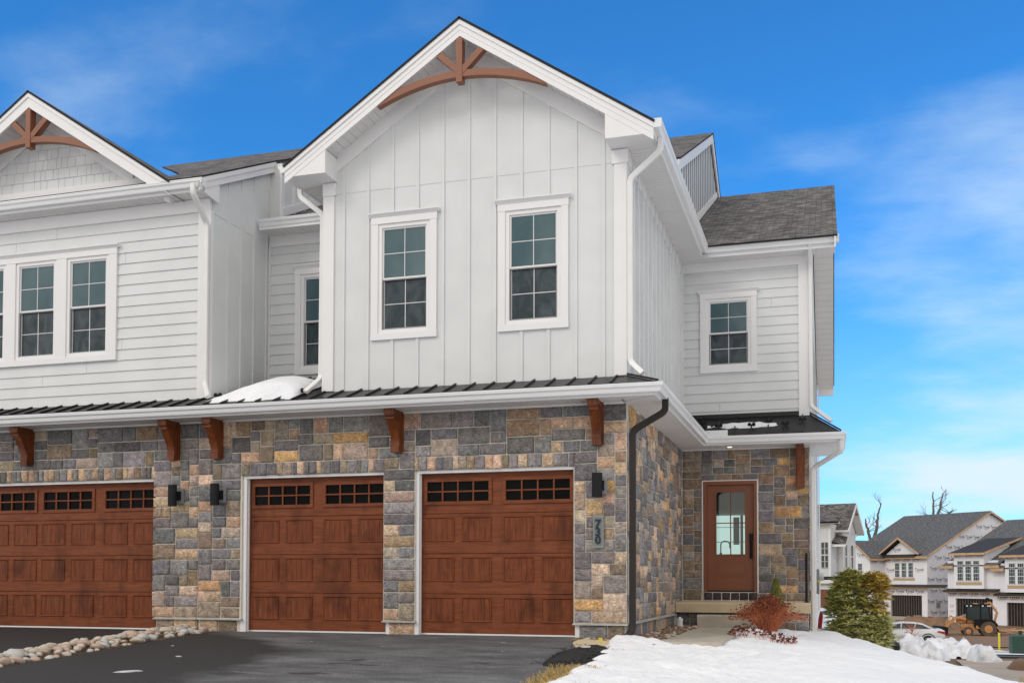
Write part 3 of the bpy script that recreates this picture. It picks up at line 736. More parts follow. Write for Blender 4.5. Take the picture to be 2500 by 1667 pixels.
# ================= upper front wall of the end house
APX=-.245
def rake(x,apex=8.945): return apex-.66*abs(x-APX)
hW=[whole(-1.297,.74,4.68,6.27),whole(.767,.74,4.68,6.27)]
BX=[APX+.4155*k for k in range(-5,6)]
batten_wall(H,-2.655,2.16,3.76,lambda x:min(rake(x)+.0,rake(x)),0.0,hW,BX)
window(H,-1.297,.74,4.68,6.27,0.0,label='left window of the board-and-batten front')
window(H,.767,.74,4.68,6.27,0.0,label='right window of the board-and-batten front')
mb=MB()
mb.box(-2.655-.018,-2.485,-.03,.06,3.77,6.86); mb.box(-2.675,-2.455,-.045,.06,6.86,7.06); mb.box(-2.674,-2.655,.06,1.85,3.8,6.86); mb.build('corner_board','trim',H); mb=MB()
mb.box(1.99,2.16+.018,-.03,.06,3.77,6.86); mb.box(2.14,2.178,.06,.17,3.8,6.86)
mb.box(1.96,2.2,-.045,.17,6.86,7.06)
mb.build('corner_board','trim',H)
# rake frieze on the wall
def band(mb,x0,x1,zt,zb_,y0,y1): mb.prism([(x0,zb_(x0)),(x1,zb_(x1)),(x1,zt(x1)),(x0,zt(x0))],'Y',y0,y1)
def gable_trim(par,dx,dz,full):
    ax=APX+dx; A=9.158+dz
    rk=lambda off:(lambda x:A+off-.66*abs(x-ax))
    mb=MB()
    for s_ in(-1,1):
        e=ax+s_*(2.2 if full else 1.78); band(mb,min(ax,e),max(ax,e),rk(-.2),rk(-.478),-.028,.0)
    mb.build('rake_frieze','trim',par)
    # fascia board (two steps)
    mb=MB(); xe=2.88 if full else 2.78
    if not full:
        for s_ in(-1,1):
            for t0,t1,ya,yb_ in ((-.11,-.285,-.45,-.41),(-.03,-.11,-.468,-.41)):
                zc=7.238; xa=(A+t0-zc)/.66; xb=(A+t1-zc)/.66
                mb.prism([(ax,A+t0),(ax+s_*xa,zc),(ax+s_*xb,zc),(ax,A+t1)],'Y',ya,yb_)
    for s_ in((-1,1) if full else ()):
        e=ax+s_*xe; lo,hi=min(ax,e),max(ax,e)
        band(mb,lo,hi,rk(-.11),rk(-.285),-.45,-.41); band(mb,lo,hi,rk(-.03),rk(-.11),-.468,-.41); band(mb,lo,hi,rk(-.185),rk(-.195),-.456,-.45)
    mb.build('rake_fascia','trim',par)
    # gable soffit boards
    mb=MB()
    for s_ in(-1,1):
        n=28; 
        for k in range(n):
            t0=k*xe/n; t1=(k+1)*xe/n-.008; a,b=ax+s_*t0,ax+s_*t1; zf=rk(-.225)
            mb.add([(a,-.41,zf(a)),(b,-.41,zf(b)),(b,.0,zf(b)),(a,.0,zf(a)),(a,-.41,zf(a)+.012),(b,-.41,zf(b)+.012),(b,.0,zf(b)+.012),(a,.0,zf(a)+.012)],[(0,1,2,3),(4,5,6,7),(0,1,5,4),(1,2,6,5),(2,3,7,6),(3,0,4,7)])
            a2=b; b2=ax+s_*(k+1)*xe/n
            mb.add([(a2,-.41,zf(a2)+.01),(b2,-.41,zf(b2)+.01),(b2,.0,zf(b2)+.01),(a2,.0,zf(a2)+.01)],[(0,1,2,3)])
    mb.build('gable_soffit','soffit',par)
    # truss
    mb=MB(); pz=lambda z:z+dz; cx=ax-.01
    tb=lambda x:8.267+dz-.165*(x-ax)**2
    tt=lambda x:min(8.365+dz-.15*(x-ax)**2, A-.29-.66*abs(x-ax))
    xs=[ax-1.42+2.84*k/30 for k in range(31)]
    xs=[x for x in xs if tt(x)>tb(x)+.008]
    poly=[(x,tb(x)) for x in xs]+[(x,tt(x)) for x in xs[::-1]]
    mb.prism(poly,'Y',-.435,-.325)
    mb.prism([(cx-.048,8.19+dz),(cx+.048,8.19+dz),(cx+.048,A-.32),(cx,A-.287),(cx-.048,A-.32)],'Y',-.448,-.315)
    for s_ in(-1,1):
        d=Vector((s_*.36,.345)).normalized(); n_=Vector((-d.y,d.x))*.046; p0=Vector((ax,8.33+dz)); p1=p0+d*.5
        mb.prism([tuple(p0+n_),tuple(p0-n_),tuple(p1-n_),tuple(p1+n_)],'Y',-.44,-.33)
    mb.build('gable_truss','truss',par)
gable_trim(H,0,0,True); gable_trim(G,-7.745,-.071,False)
# boxed returns
mb=MB()
for s_ in(-1,1):
    xi=APX+s_*2.19; xo=APX+s_*2.875; zi=9.158-.28-.66*2.19; zo=9.158-.28-.66*2.875
    P=[(xi,7.07),(xo,7.07),(xo,max(zo,7.08)),(xi,zi)]
    mb=MB(); mb.prism(P,'Y',-.445,.0); mb.build('boxed_return','trim',H)
# eave soffit + fascia along both sides
EZ=7.075
def eave_side(s_):
    xo=APX+s_*2.87; xi=2.16 if s_>0 else -2.655; y1=5.42 if s_>0 else 1.45
    soffit_panel(H,'Y',min(xo,xi),max(xo,xi),-.44,y1,EZ,pitch=.11)
    mb=MB(); mb.box(xo-.012,xo+.012,-.445,y1,EZ-.01,EZ+.19); mb.build('fascia','trim',H)
eave_side(1); eave_side(-1)
gutter(H,[(APX+2.995,-.46),(APX+2.995,5.42),(5.16,5.42)],7.265)
gutter(H,[(APX-2.995,1.4),(APX-2.995,-.46)],7.265)
mb=MB(); mb.box(APX+2.87,APX+2.996,-.462,-.455,7.14,7.265); mb.build('gutter_end_cap','gutter',H)
# roof slabs ----------------------------------------------------------
def slab(par,pts,t=.035,mat='shingle',u_dir=None,name='roof'):
    mb=MB(); P=[Vector(p) for p in pts]; n=(P[1]-P[0]).cross(P[2]-P[0]).normalized()
    if n.z<0: n=-n
    ud=Vector(u_dir).normalized() if u_dir else (P[1]-P[0]).normalized(); vd=n.cross(ud)
    uv=[(p.dot(ud),p.dot(vd)) for p in P]; k=len(P)
    Q=[p-n*t for p in P]
    mb.add(P+Q,[tuple(range(k))]+[tuple(range(2*k-1,k-1,-1))]+[(i,k+i,k+(i+1)%k,(i+1)%k) for i in range(k)],None,[uv,uv[::-1]]+[[(0,0)]*4]*k)
    return mb.build(name,mat,par)
A=9.158
def gz_roof(x): return A+.0-.66*abs(x-APX)
xo=2.905
for s_ in(-1,1):
    e=APX+s_*xo
    slab(H,[(e,-.48,gz_roof(e)),(e,1.7 if s_<0 else 5.5,gz_roof(e)),(APX,5.7,A),(APX,-.48,A)],u_dir=(0,1,0))
# high main roof: z=9.03+.489*(y-5.35)
zh=lambda y:9.03+.489*(y-5.35)
slab(H,[(-4.5,1.5,zh(1.5)),(-2.655,1.5,zh(1.5)),(APX,5.62,zh(5.62)),(2.24,5.3,zh(5.3)+.0),(2.24,11.45,zh(11.45)),(-4.5,11.45,zh(11.45))],u_dir=(1,0,0))
slab(H,[(-4.5,11.45,zh(11.45)),(2.24,11.45,zh(11.45)),(2.24,14.2,zh(11.45)-.55*2.75),(-4.5,14.2,zh(11.45)-.55*2.75)],u_dir=(1,0,0))
# clerestory side wall above the lower right roof
zr=lambda y:7.23+.478*(y-5.33)
T90=Matrix.Translation((2.16,0,0))@Matrix.Rotation(R(90),4,'Z')   # local x->+Y, local -y -> +X
mb=MB(); mb.prism([(5.4,zr(5.4)-.05),(13.25,zr(13.25)-.05),(11.45,zh(11.45)-.04),(5.4,zh(5.4)-.04)],'X',2.02,2.16); 
mb.build('side_wall','siding',H)
mb=MB()
y=6.0
while y<13.2:
    zt=zh(y)-.3 if y<11.45 else zh(11.45)-.55*(y-11.45)-.25
    zb_=zr(y)+.2
    if zt-zb_>.05: mb.box(2.16,2.178,y-.022,y+.022,zb_,zt)
    y+=.36
mb.build('batten','grey',H)
mb=MB()
mb.prism([(5.2,zh(5.2)-.26),(11.5,zh(11.5)-.26),(11.45,zh(11.45)-.04),(5.2,zh(5.2)-.04)],'X',2.19,2.225)
mb.prism([(11.35,zh(11.35)-.26),(13.4,zh(11.45)-.55*1.95-.24),(13.4,zh(11.45)-.55*1.95-.04),(11.45,zh(11.45)-.04)],'X',2.19,2.226)
mb.prism([(5.4,zr(5.4)+.03),(13.27,zr(13.27)+.03),(13.27,zr(13.27)+.2),(5.4,zr(5.4)+.2)],'X',2.161,2.185)
mb.build('rake_fascia','trim',H)
# lower right roof
yr=13.3
slab(H,[(2.17,5.38,zr(5.38)),(5.13,5.38,zr(5.38)),(5.13,yr,zr(yr)),(2.17,yr,zr(yr))],u_dir=(1,0,0))
slab(H,[(2.17,yr,zr(yr)),(5.13,yr,zr(yr)),(5.13,21.2,zr(5.38)),(2.17,21.2,zr(5.38))],u_dir=(1,0,0))
# right rake: soffit strip and fascia
mb=MB()
zr2=lambda y:zr(yr)-.478*(y-yr)
mb.prism([(5.33,zr(5.33)-.22),(yr,zr(yr)-.22),(21.2,zr2(21.2)-.22),(21.2,zr2(21.2)-.03),(yr,zr(yr)-.035),(5.33,zr(5.33)-.035)],'X',5.075,5.1)
mb.box(4.6,5.1,21.1,21.2,6.9,7.2)
mb.build('rake_fascia','trim',H)
mb=MB()
for k in range(66):
    y0_=5.6+k*.235; y1_=y0_+.222
    f=(lambda y:zr(y)-.2 if y<yr else zr2(y)-.2)
    mb.add([(4.58,y0_,f(y0_)),(5.075,y0_,f(y0_)),(5.075,y1_,f(y1_)),(4.58,y1_,f(y1_)),(4.58,y0_,f(y0_)+.012),(5.075,y0_,f(y0_)+.012),(5.075,y1_,f(y1_)+.012),(4.58,y1_,f(y1_)+.012)],[(0,1,2,3),(4,5,6,7),(0,1,5,4),(1,2,6,5),(2,3,7,6),(3,0,4,7)])
mb.build('rake_soffit','soffit',H)
soffit_panel(H,'X',2.74,5.09,5.55,5.96,EZ,pitch=.11); soffit_panel(H,'Y',2.16,2.74,5.42,5.96,EZ,pitch=.11)
mb=MB(); mb.box(2.62,5.09,5.53,5.553,EZ-.01,7.25); mb.build('fascia','trim',H)
# ================= right recessed upper wall
YB=5.948
hR=[whole(3.0785,.75,5.045,6.29)]
siding(H,2.16,4.41,3.9,6.9,YB-.0,hR,joints=[(2.9,1),(3.9,12),(2.5,8)])
window(H,3.0785,.75,5.045,6.29,YB-.01,label='small window of the recessed wall above the porch')
mb=MB(); mb.box(2.16,4.6,YB-.03,YB+.02,6.9,EZ); mb.box(4.405,4.6,YB-.03,YB+.02,3.95,6.9); mb.box(4.58,4.605,YB+.02,YB+.2,3.95,6.95); mb.box(2.165,2.21,YB-.02,YB+.0,3.9,6.9)
mb.box(2.162,2.185,.17,YB,6.88,EZ); mb.build('frieze_board','trim',H)
# side wall facing +X (main block) with battens
TW=Matrix.Translation((2.16,0,0))@Matrix.Rotation(R(90),4,'Z')
batten_wall(H,.0+.101,YB-.02,3.7,lambda x:7.1,0.0,[],[.42+.4155*k for k in range(14)],T=TW,joint=None,bt=.045,bw=.055)
# far right end wall of the house facing +X
TE=Matrix.Translation((4.58,0,0))@Matrix.Rotation(R(90),4,'Z')
mb=MB(); mb.T=TE; mb.prism([(6.13,-.6),(20.9,-2.6),(20.9,7.2),(13.3,10.8),(6.13,7.3)],'Y',.02,.1); 
z=Z0L-LAP*25
while z<7.2:
    mb.prism([(-.006,z),(.02,z),(.02,z+LAP+.01),(.008,z+LAP+.01)],'X',6.13,20.9); z+=LAP
mb.build('lap_siding','siding',H)
mb=MB(); mb.box(4.58,4.62,5.97,6.13,-.2,3.4); mb.build('corner_board','trim',H); mb=MB(); mb.box(4.60,4.64,20.7,20.95,-2.6,7.2); mb.build('corner_board','trim',H)
# ================= main block left side wall (facing -X) and recess
mb=MB(); mb.box(-2.655,-2.55,.1,1.87,3.7,7.1); mb.build('side_wall','siding',H)
YR=1.87
hq=[whole(-3.63,.74,4.62,6.2)]
siding(H,-4.70,-2.66,4.3,6.81,YR,hq)
window(H,-3.63,.74,4.62,6.2,YR-.005,label='window of the recess between the two gables, half behind the corner')
mb=MB(); mb.box(-4.7,-2.66,YR-.03,YR+.02,6.81,7.0); mb.box(-4.715,-4.675,YR-.03,YR,4.3,6.81); mb.build('frieze_board','trim',H)
soffit_panel(H,'X',-4.69,-2.66,1.46,1.87,7.0,pitch=.11)
gutter(H,[(-4.66,1.38),(-2.66,1.38)],7.165)
mb=MB(); mb.box(-4.68,-2.66,1.44,1.46,6.99,7.15); mb.build('fascia','trim',H)
# ================= neighbour unit
XN=-4.72
trio=[(-7.085,.73),(-8.145,.73),(-9.205,.73)]
hN=[whole(c,w_,4.66,6.24) for c,w_ in trio]
siding(G,-11.4,-4.93,3.76,6.85,0.0,hN,joints=[(-6.35,12),(-6.4,4),(-7.1,2),(-8.0,1),(-8.9,3),(-8.6,14),(-7.75,15)])
lb_=['right window of the triple window','middle window of the triple window','left window of the triple window']
for k,(c,w_) in enumerate(trio): window(G,c,w_,4.66,6.24,-.005,casing=False,label=lb_[k])
mb=MB(); zt=6.30; zb_=4.6
for a,b in ((-6.66,-6.5),(-7.72,-7.51),(-8.78,-8.57),(-9.79,-9.63)): mb.box(a,b,-.04,.02,zb_,zt)
mb.box(-9.8,-6.495,-.045,.02,zt,zt+.1); mb.box(-9.8,-6.495,-.045,.02,zb_-.1,zb_)
mb.prism([(-.05,zt+.1),(.02,zt+.1),(.02,zt+.155),(-.09,zt+.155),(-.09,zt+.14),(-.065,zt+.12)],'X',-9.84,-6.455)
mb.build('window_surround','trim',G)
mb=MB(); mb.box(-11.4,-4.72,-.03,.04,6.85,7.06); mb.box(-4.935,-4.70,-.03,.05,3.77,6.85); mb.build('frieze_board','trim',G)
soffit_panel(G,'X',-11.4,-4.66,-.33,.0,7.065,pitch=.11)
mb=MB(); mb.box(-11.4,-4.64,-.345,-.32,7.06,7.22); mb.prism([(-.46,7.065),(.12,7.0),(.12,7.46),(-.46,7.19)],'X',-4.665,-4.64)
mb.build('fascia','trim',G)
mb=MB(); mb.box(-5.45,-5.33,-.26,-.14,7.03,7.065); mb.box(-5.43,-5.35,-.24,-.16,7.0,7.03); mb.build('soffit_vent','trim',G)
gutter(G,[(-11.4,-.46),(-4.60,-.46)],7.235)
# side wall of neighbour facing +X
TN=Matrix.Translation((XN,0,0))@Matrix.Rotation(R(90),4,'Z')
zn=lambda y:7.24+.491*(y+.45)
batten_wall(G,0.05,1.9,3.75,lambda y:zn(y)-.05,0.0,[],[.52,.935,1.35,1.78],T=TN,joint=6.84,name='board_and_batten_wall')
mb=MB(); mb.prism([(1.9,7.3),(9,10.9),(9,11.0),(1.9,zn(1.9)-.05)],'X',-4.72,-4.5); mb.build('side_wall','siding',G)
mb=MB(); 
for y in (2.35,2.75,3.2): mb.box(-4.5,-4.47,y-.03,y+.03,7.4,zn(y)-.06)
mb.box(-4.5,-4.475,1.9,4.2,7.36,7.36); mb.prism([(1.9,zh(1.9)+.02),(4.5,zh(4.5)+.02),(4.5,zh(4.5)+.17),(1.9,zh(1.9)+.17)],'X',-4.499,-4.46)
mb.box(-4.52,-4.48,1.88,2.0,7.3,zn(1.9)-.06)
mb.build('trim_board','trim',G)
# neighbour roof and rake
slab(G,[(x_,y_,zn(y_)+.02) for x_,y_ in [(-5.4,-.43),(-4.62,-.45),(-4.62,1.9),(-4.42,1.9),(-4.42,7.1),(-10.6,6.95),(-8.77,4.61),(-6.61,1.82),(-6.05,1.04),(-6.3,.92)]],u_dir=(1,0,0))
mb=MB(); 
mb.prism([(-.46,zn(-.46)-.2),(4.5,zn(4.5)-.2),(4.5,zn(4.5)-.015),(-.46,zn(-.46)-.015)],'X',-4.655,-4.63); mb.prism([(-.46,zn(-.46)-.09),(4.5,zn(4.5)-.09),(4.5,zn(4.5)-.012),(-.46,zn(-.46)-.012)],'X',-4.63,-4.615)
mb.build('rake_fascia','trim',G)
# neighbour gable: shingled wall, roof
AG=9.087; GX=-7.99
mb=MB(); mb.prism([(GX-2.6,7.2),(GX+2.6,7.2),(GX,AG-.25)],'Y',.02,.1); mb.build('gable_wall','siding',G)
mb=MB(); r=random.Random(5)
rows=[7.36+.178*k for k in range(8)]
for k,z in enumerate(rows):
    x=GX-2.6+r.uniform(0,.1)
    while x<GX+2.5:
        w_=r.choice([.1,.13,.16,.18,.2,.24])
        top=AG-.3-.66*max(abs(x-GX),abs(x+w_-GX))
        if top>z: mb.prism([(-.004,z),(.02,z),(.02,z+.178),(.01,z+.178)],'X',x+.003,x+w_-.003)
        x+=w_
mb.build('shake_siding','siding',G)
mb=MB(); mb.box(GX-2.5,GX+2.0,-.03,.0,7.44,7.54); mb.build('trim_board','trim',G)
mb=MB(); mb.prism([(-.40,7.25),(.0,7.45),(.0,7.41),(-.40,7.21)],'X',-11.2,-5.3); mb.build('roof_skirt','rubberroof',G)
for s_ in(-1,1):
    e=GX+s_*2.8; zf=lambda x:AG-.66*abs(x-GX)
    slab(G,[(e,-.48,zf(e)),(e,.4,zf(e)),(GX,4.2,AG),(GX,-.48,AG)],u_dir=(0,1,0))
# ---- downspouts
downspout(G,[(-4.73,-.5,7.13),(-4.73,-.5,6.98),(-4.74,-.08,6.62),(-4.74,-.08,3.98),(-4.55,-.28,3.74)])
downspout(H,[(-3.18,.16,7.15),(-3.18,.16,6.98),(-2.73,.08,6.62),(-2.73,.06,4.0),(-2.86,-.22,3.74)])
downspout(H,[(2.68,-.1,7.15),(2.68,-.1,6.95),(2.225,-.02,6.62),(2.225,-.02,3.96),(2.42,-.12,3.76)])
downspout(H,[(2.7,.16,3.45),(2.7,.16,3.25),(2.235,.1,2.98),(2.235,.06,.12),(2.14,-.1,-.05)],'dspoutb',.04)
downspout(H,[(5.18,5.3,3.44),(5.18,5.35,3.22),(4.66,5.9,2.96),(4.66,5.92,-.15)])
downspout(H,[(4.63,5.5,7.15),(4.63,5.88,6.85),(4.63,5.9,4.15),(5.0,5.6,3.8)],r=.03)
mb=MB()
# ---- brackets
def bracket(par,xc,Yp,zt=SZ,h=.63,w_=.13):
    pts=[(0,0),(0,-.0)]
    prof=[(Yp+.0,zt),(Yp-.36,zt),(Yp-.36,zt-.1),(Yp-.33,zt-.12),(Yp-.33,zt-.15)]
    for k in range(9):
        t=k/8; prof.append((Yp-.30+.18*math.sin(t*math.pi/2)**1.0*1.0,zt-.15-(h-.27)*t**.9*1.0))
    prof+=[(Yp-.12,zt-h+.1),(Yp-.13,zt-h+.09),(Yp-.13,zt-h),(Yp+.0,zt-h)]
    mb=MB(); mb.prism(prof,'X',xc-w_/2,xc+w_/2); mb.box(xc-w_/2-.02,xc+w_/2+.02,Yp-.02,Yp+.02,zt-h+.02,zt-.001)
    mb.box(xc-w_/2-.015,xc+w_/2+.015,Yp-.375,Yp-.28,zt-.085,zt-.001)
    return mb.build('bracket','stain',par)
for x in(-1.375,1.75,-4.52): bracket(H,x,-.02)
for x in(-8.24,-5.33): bracket(G,x,-.02)
bracket(H,4.42,5.93,h=.8,w_=.12)
# ---- lamps
def lamp(par,xc,z0=2.01,z1=2.355,Yp=-.005):
    mb=MB(); n=16; 
    prof=[(xc+.078*math.cos(2*math.pi*k/n)*(1 if abs(math.cos(2*math.pi*k/n))<.9 else .97),Yp-.155+.06*math.sin(2*math.pi*k/n)) for k in range(n)]
    mb.prism(prof,'Z',z0,z1); lo=mb.build('wall_lamp','black',par)
    mb=MB(); mb.box(xc-.02,xc+.08,Yp-.1,Yp-.03,(z0+z1)/2-.07,(z0+z1)/2+.07); mb.box(xc-.04,xc+.06,Yp-.04,Yp-.02,(z0+z1)/2-.05,(z0+z1)/2+.05); mb.build('arm','black',lo)
    mb=MB(); mb.box(xc-.08,xc+.12,Yp-.03,Yp+.0,(z0+z1)/2-.125,(z0+z1)/2+.115); mb.build('mounting_plate','grey',lo)
lamp(H,1.765); lamp(H,-4.49); lamp(G,-5.275)
# ---- house number
mb=MB(); mb.box(1.678,1.83,-.035,.0,1.29,1.757); pl=mb.build('number_plate','plateedge',H)
mb=MB(); mb.box(1.695,1.812,-.042,-.035,1.32,1.728); mb.build('backing','plate',pl)
dg=bpy.context.evaluated_depsgraph_get()
def textmesh(s,size,extr=0.0,spacing=1.0,off=0.0):
    cu=bpy.data.curves.new('t','FONT'); cu.body=s; cu.size=size; cu.extrude=extr; cu.align_x='CENTER'; cu.align_y='CENTER'; cu.resolution_u=3; cu.space_character=spacing; cu.offset=off
    o=bpy.data.objects.new('t',cu); C.objects.link(o); bpy.context.view_layer.update()
    me=bpy.data.meshes.new_from_object(o); bpy.data.objects.remove(o)
    vs=[v_.co.copy() for v_ in me.vertices]; fs=[tuple(p.vertices) for p in me.polygons]; bpy.data.meshes.remove(me); return vs,fs
for i,ch in enumerate('730'):
    vs,fs=textmesh(ch,.17,.004,1.0,.005); mb=MB(); zc=1.63-.117*i-(.0 if i<1 else 0)
    mb.add([(1.753+v_.x*1.0,-.052-v_.z,zc+v_.y*.95) for v_ in vs],fs); mb.build('numeral','num',pl)
# ---- garage doors
def garage(par,x0,x1,wins,panels,seed):
    Yd=.15; zt=2.44; r=random.Random(seed)
    mb=MB(); g_=.004
    for k in range(4):
        z0=k*.61+ (0.012 if k==0 else g_); z1=(k+1)*.61-g_
        if k==3:
            hs=[(a+.045,b-.045,2.015,2.315) for a,b in wins]
            for q in rects_minus(x0,x1,z0,z1,hs): mb.box(q[0],q[1],Yd,Yd+.04,q[2],q[3])
        else: mb.box(x0,x1,Yd,Yd+.04,z0,z1)
    d=mb.build('garage_door','wood_h',par)
    for k in range(3):
        zb_=(.185,.795,1.405)[k]; zt_=zb_+.375
        for a,b in panels:
            pm=MB(); fm=MB()
            # moulding frame: outer lip, inner recess
            o=.0; 
            def ring_(a0,b0,c0,d0,ya,a1,b1,c1,d1,yb):
                vs=[(a0,ya,c0),(b0,ya,c0),(b0,ya,d0),(a0,ya,d0),(a1,yb,c1),(b1,yb,c1),(b1,yb,d1),(a1,yb,d1)]
                fm.add(vs,[(0,1,5,4),(1,2,6,5),(2,3,7,6),(3,0,4,7)])
            w1=.012; w2=.026
            ring_(a,b,zb_,zt_,Yd,a+w1*.3,b-w1*.3,zb_+w1*.5,zt_-w1*.5,Yd-.016)
            ring_(a+w1*.3,b-w1*.3,zb_+w1*.5,zt_-w1*.5,Yd-.016,a+w1,b-w1,zb_+w1,zt_-w1,Yd-.016)
            ring_(a+w1,b-w1,zb_+w1,zt_-w1,Yd-.016,a+w2,b-w2,zb_+w2,zt_-w2,Yd-.001)
            n=5; p=(b-a-2*w2)/n
            for q in range(n):
                xx=a+w2+q*p; pm.prism([(xx,Yd-.0005),(xx+.003,Yd-.004),(xx+p-.003,Yd-.004),(xx+p,Yd-.0005)],'Z',zb_+w2,zt_-w2)
            for f_ in fm.f: pass
            po=pm.build('door_panel','wood_v',d); fm.build('panel_moulding','wood_h',d)
    for a,b in wins:
        mb=MB(); c0,c1=1.965,2.365
        mb.box(a,b,Yd-.02,Yd+.02,c0,c0+.05); mb.box(a,b,Yd-.02,Yd+.02,c1-.05,c1); mb.box(a,a+.05,Yd-.02,Yd+.02,c0+.05,c1-.05); mb.box(b-.05,b,Yd-.02,Yd+.02,c0+.05,c1-.05)
        for i in range(1,4):
            xx=a+.05+(b-a-.1)*i/4; mb.box(xx-.011,xx+.011,Yd-.01,Yd+.02,c0+.05,c1-.05)
        mb.box(a+.05,b-.05,Yd-.009,Yd+.019,(c0+c1)/2-.011,(c0+c1)/2+.011)
        wf=mb.build('door_window','wood_h',d)
        mb=MB(); mb.box(a+.05,b-.05,Yd+.02,Yd+.026,c0+.05,c1-.05); mb.build('door_pane','gblk',d)
    mb=MB(); mb.box(x0-.0,x1+.0,Yd+.001,Yd+.05,-.012,.012); mb.build('bottom_seal','trim',d)
    # frame
    mb=MB()
    for s_,xe in ((-1,x0),(1,x1)):
        mb.box(xe,xe+s_*.05,.05,.2,-.02,OPT); mb.box(xe+s_*.01,xe+s_*.1,.048,.07,-.02,OPT+.0) ; mb.box(xe-s_*.0,xe-s_*.012,.10,.125,-.02,zt)
    mb.box(x0-.05,x1+.05,.045,.2,zt,OPT+.01); mb.build('door_jamb','trim',d)
    mb=MB(); mb.box(x0-.3,x1+.3,.24,.3,-.3,2.6); mb.build('garage_backing','dark',d)
    return d
def pset(x0,s=1.0): return [(x0+a,x0+b) for a,b in ((.05,.535),(.65,1.13),(1.31,1.79),(1.905,2.39))]
def wset(x0): return [(x0+.045,x0+1.135),(x0+1.305,x0+2.395)]
garage(H,-4.03,-1.59,wset(-4.03),pset(-4.03),1); garage(H,-1.05,1.39,wset(-1.05),pset(-1.05),2)
x0=-10.58
garage(G,x0,-5.7,wset(x0)+wset(x0+2.44),pset(x0)+pset(x0+2.44),3)
# ---- front door
mb=MB(); a,b,zb_,zt=2.572,3.607,.6,2.757
mb.box(a,a+.07,5.93,6.1,zb_,zt); mb.box(b-.06,b,5.93,6.1,zb_,zt); mb.box(a+.07,b-.06,5.93,6.1,zt-.07,zt)
mb.box(a+.02,a+.045,5.922,5.94,zb_,zt); 
fd=mb.build('door_frame','door',H)
mb=MB(); 
for q in ((a-.018,a,zb_,zt+.018),(b,b+.018,zb_,zt+.018),(a,b,zt,zt+.018)): mb.box(q[0],q[1],5.925,5.99,q[2],q[3])
mb.build('door_caulk_trim','trim',H)
mb=MB(); sx0,sx1,sz0,sz1=2.645,3.545,.625,2.685
gx0,gx1,gz0,gz1=2.82,3.37,1.33,2.545
for q in rects_minus(sx0,sx1,sz0,sz1,[(gx0,gx1,gz0,gz1)]): mb.box(q[0],q[1],6.0,6.045,q[2],q[3])
dr=mb.build('front_door','door',H)
mb=MB()
for q in ((gx0-.025,gx0,gz0-.025,gz1+.025),(gx1,gx1+.025,gz0-.025,gz1+.025),(gx0,gx1,gz1,gz1+.025),(gx0,gx1,gz0-.025,gz0)): mb.box(q[0],q[1],5.985,6.0,q[2],q[3])
mb.box(3.086,3.104,5.99,6.03,gz0,gz1); mb.box(gx0,gx1,5.991,6.029,1.93,1.948); mb.build('glazing_bar','door',dr)
mb=MB(); mb.box(gx0,gx1,6.018,6.022,gz0,gz1); mb.build('door_glass','clear',dr)
mb=MB(); pz0,pz1=.9,1.2
mb.box(2.83,3.39,5.99,6.0,pz0,pz0+.018); mb.box(2.83,3.39,5.99,6.0,pz1-.018,pz1); mb.box(2.83,2.848,5.99,6.0,pz0+.018,pz1-.018); mb.box(3.372,3.39,5.99,6.0,pz0+.018,pz1-.018); mb.box(2.88,3.34,5.993,6.0,pz0+.055,pz1-.055)
mb.build('door_panel','door',dr)
mb=MB(); mb.box(3.452,3.522,5.965,6.0,1.6,1.73); mb.box(3.46,3.515,5.975,6.0,1.24,1.6); mb.tube([(3.487,5.98,1.56),(3.487,5.93,1.52),(3.487,5.925,1.35),(3.487,5.98,1.29)],.014,8); mb.build('door_handle','black',dr)
mb=MB(); mb.box(sx0,sx1,5.97,6.1,.595,.625); mb.build('threshold','dark',dr)
# small hall behind the door glass
mb=MB()
mb.box(2.2,2.25,6.15,8.6,.4,3.0); mb.box(4.3,4.35,6.15,8.6,.4,3.0); mb.box(2.2,4.35,6.15,8.6,2.95,3.0); mb.box(2.2,4.35,6.15,8.6,.35,.4); mb.box(2.2,4.35,8.6,8.65,.4,3.0)
mb.build('hall','interior',H)
mb=MB(); mb.box(2.5,3.25,8.55,8.56,1.2,2.24); bw_=mb.build('back_window','daylit',H)
mb=MB()
for z in (1.98,1.66): mb.box(2.5,3.25,8.53,8.55,z-.006,z+.006)
mb.box(2.86,2.875,8.53,8.55,1.2,2.24); mb.box(3.08,3.14,8.53,8.55,1.2,2.24); mb.box(2.93,3.06,8.535,8.545,1.6,2.2); mb.build('back_window_bar','grey',bw_)
mb=MB(); mb.tube([(2.68,8.3,1.3),(2.68,8.3,1.6),(2.70,8.3,1.65),(2.76,8.3,1.67),(2.83,8.3,1.66),(2.87,8.3,1.62),(2.875,8.3,1.52)],.014,8); mb.box(2.655,2.705,8.28,8.32,1.2,1.42); mb.build('kitchen_tap','black',H)
# railing post on the porch
mb=MB(); mb.box(4.505,4.55,5.38,5.42,.412,1.33); mb.box(4.48,4.575,5.355,5.445,.412,.424); mb.box(4.507,4.548,5.42,5.9,1.27,1.3); mb.build('porch_post','black',H)
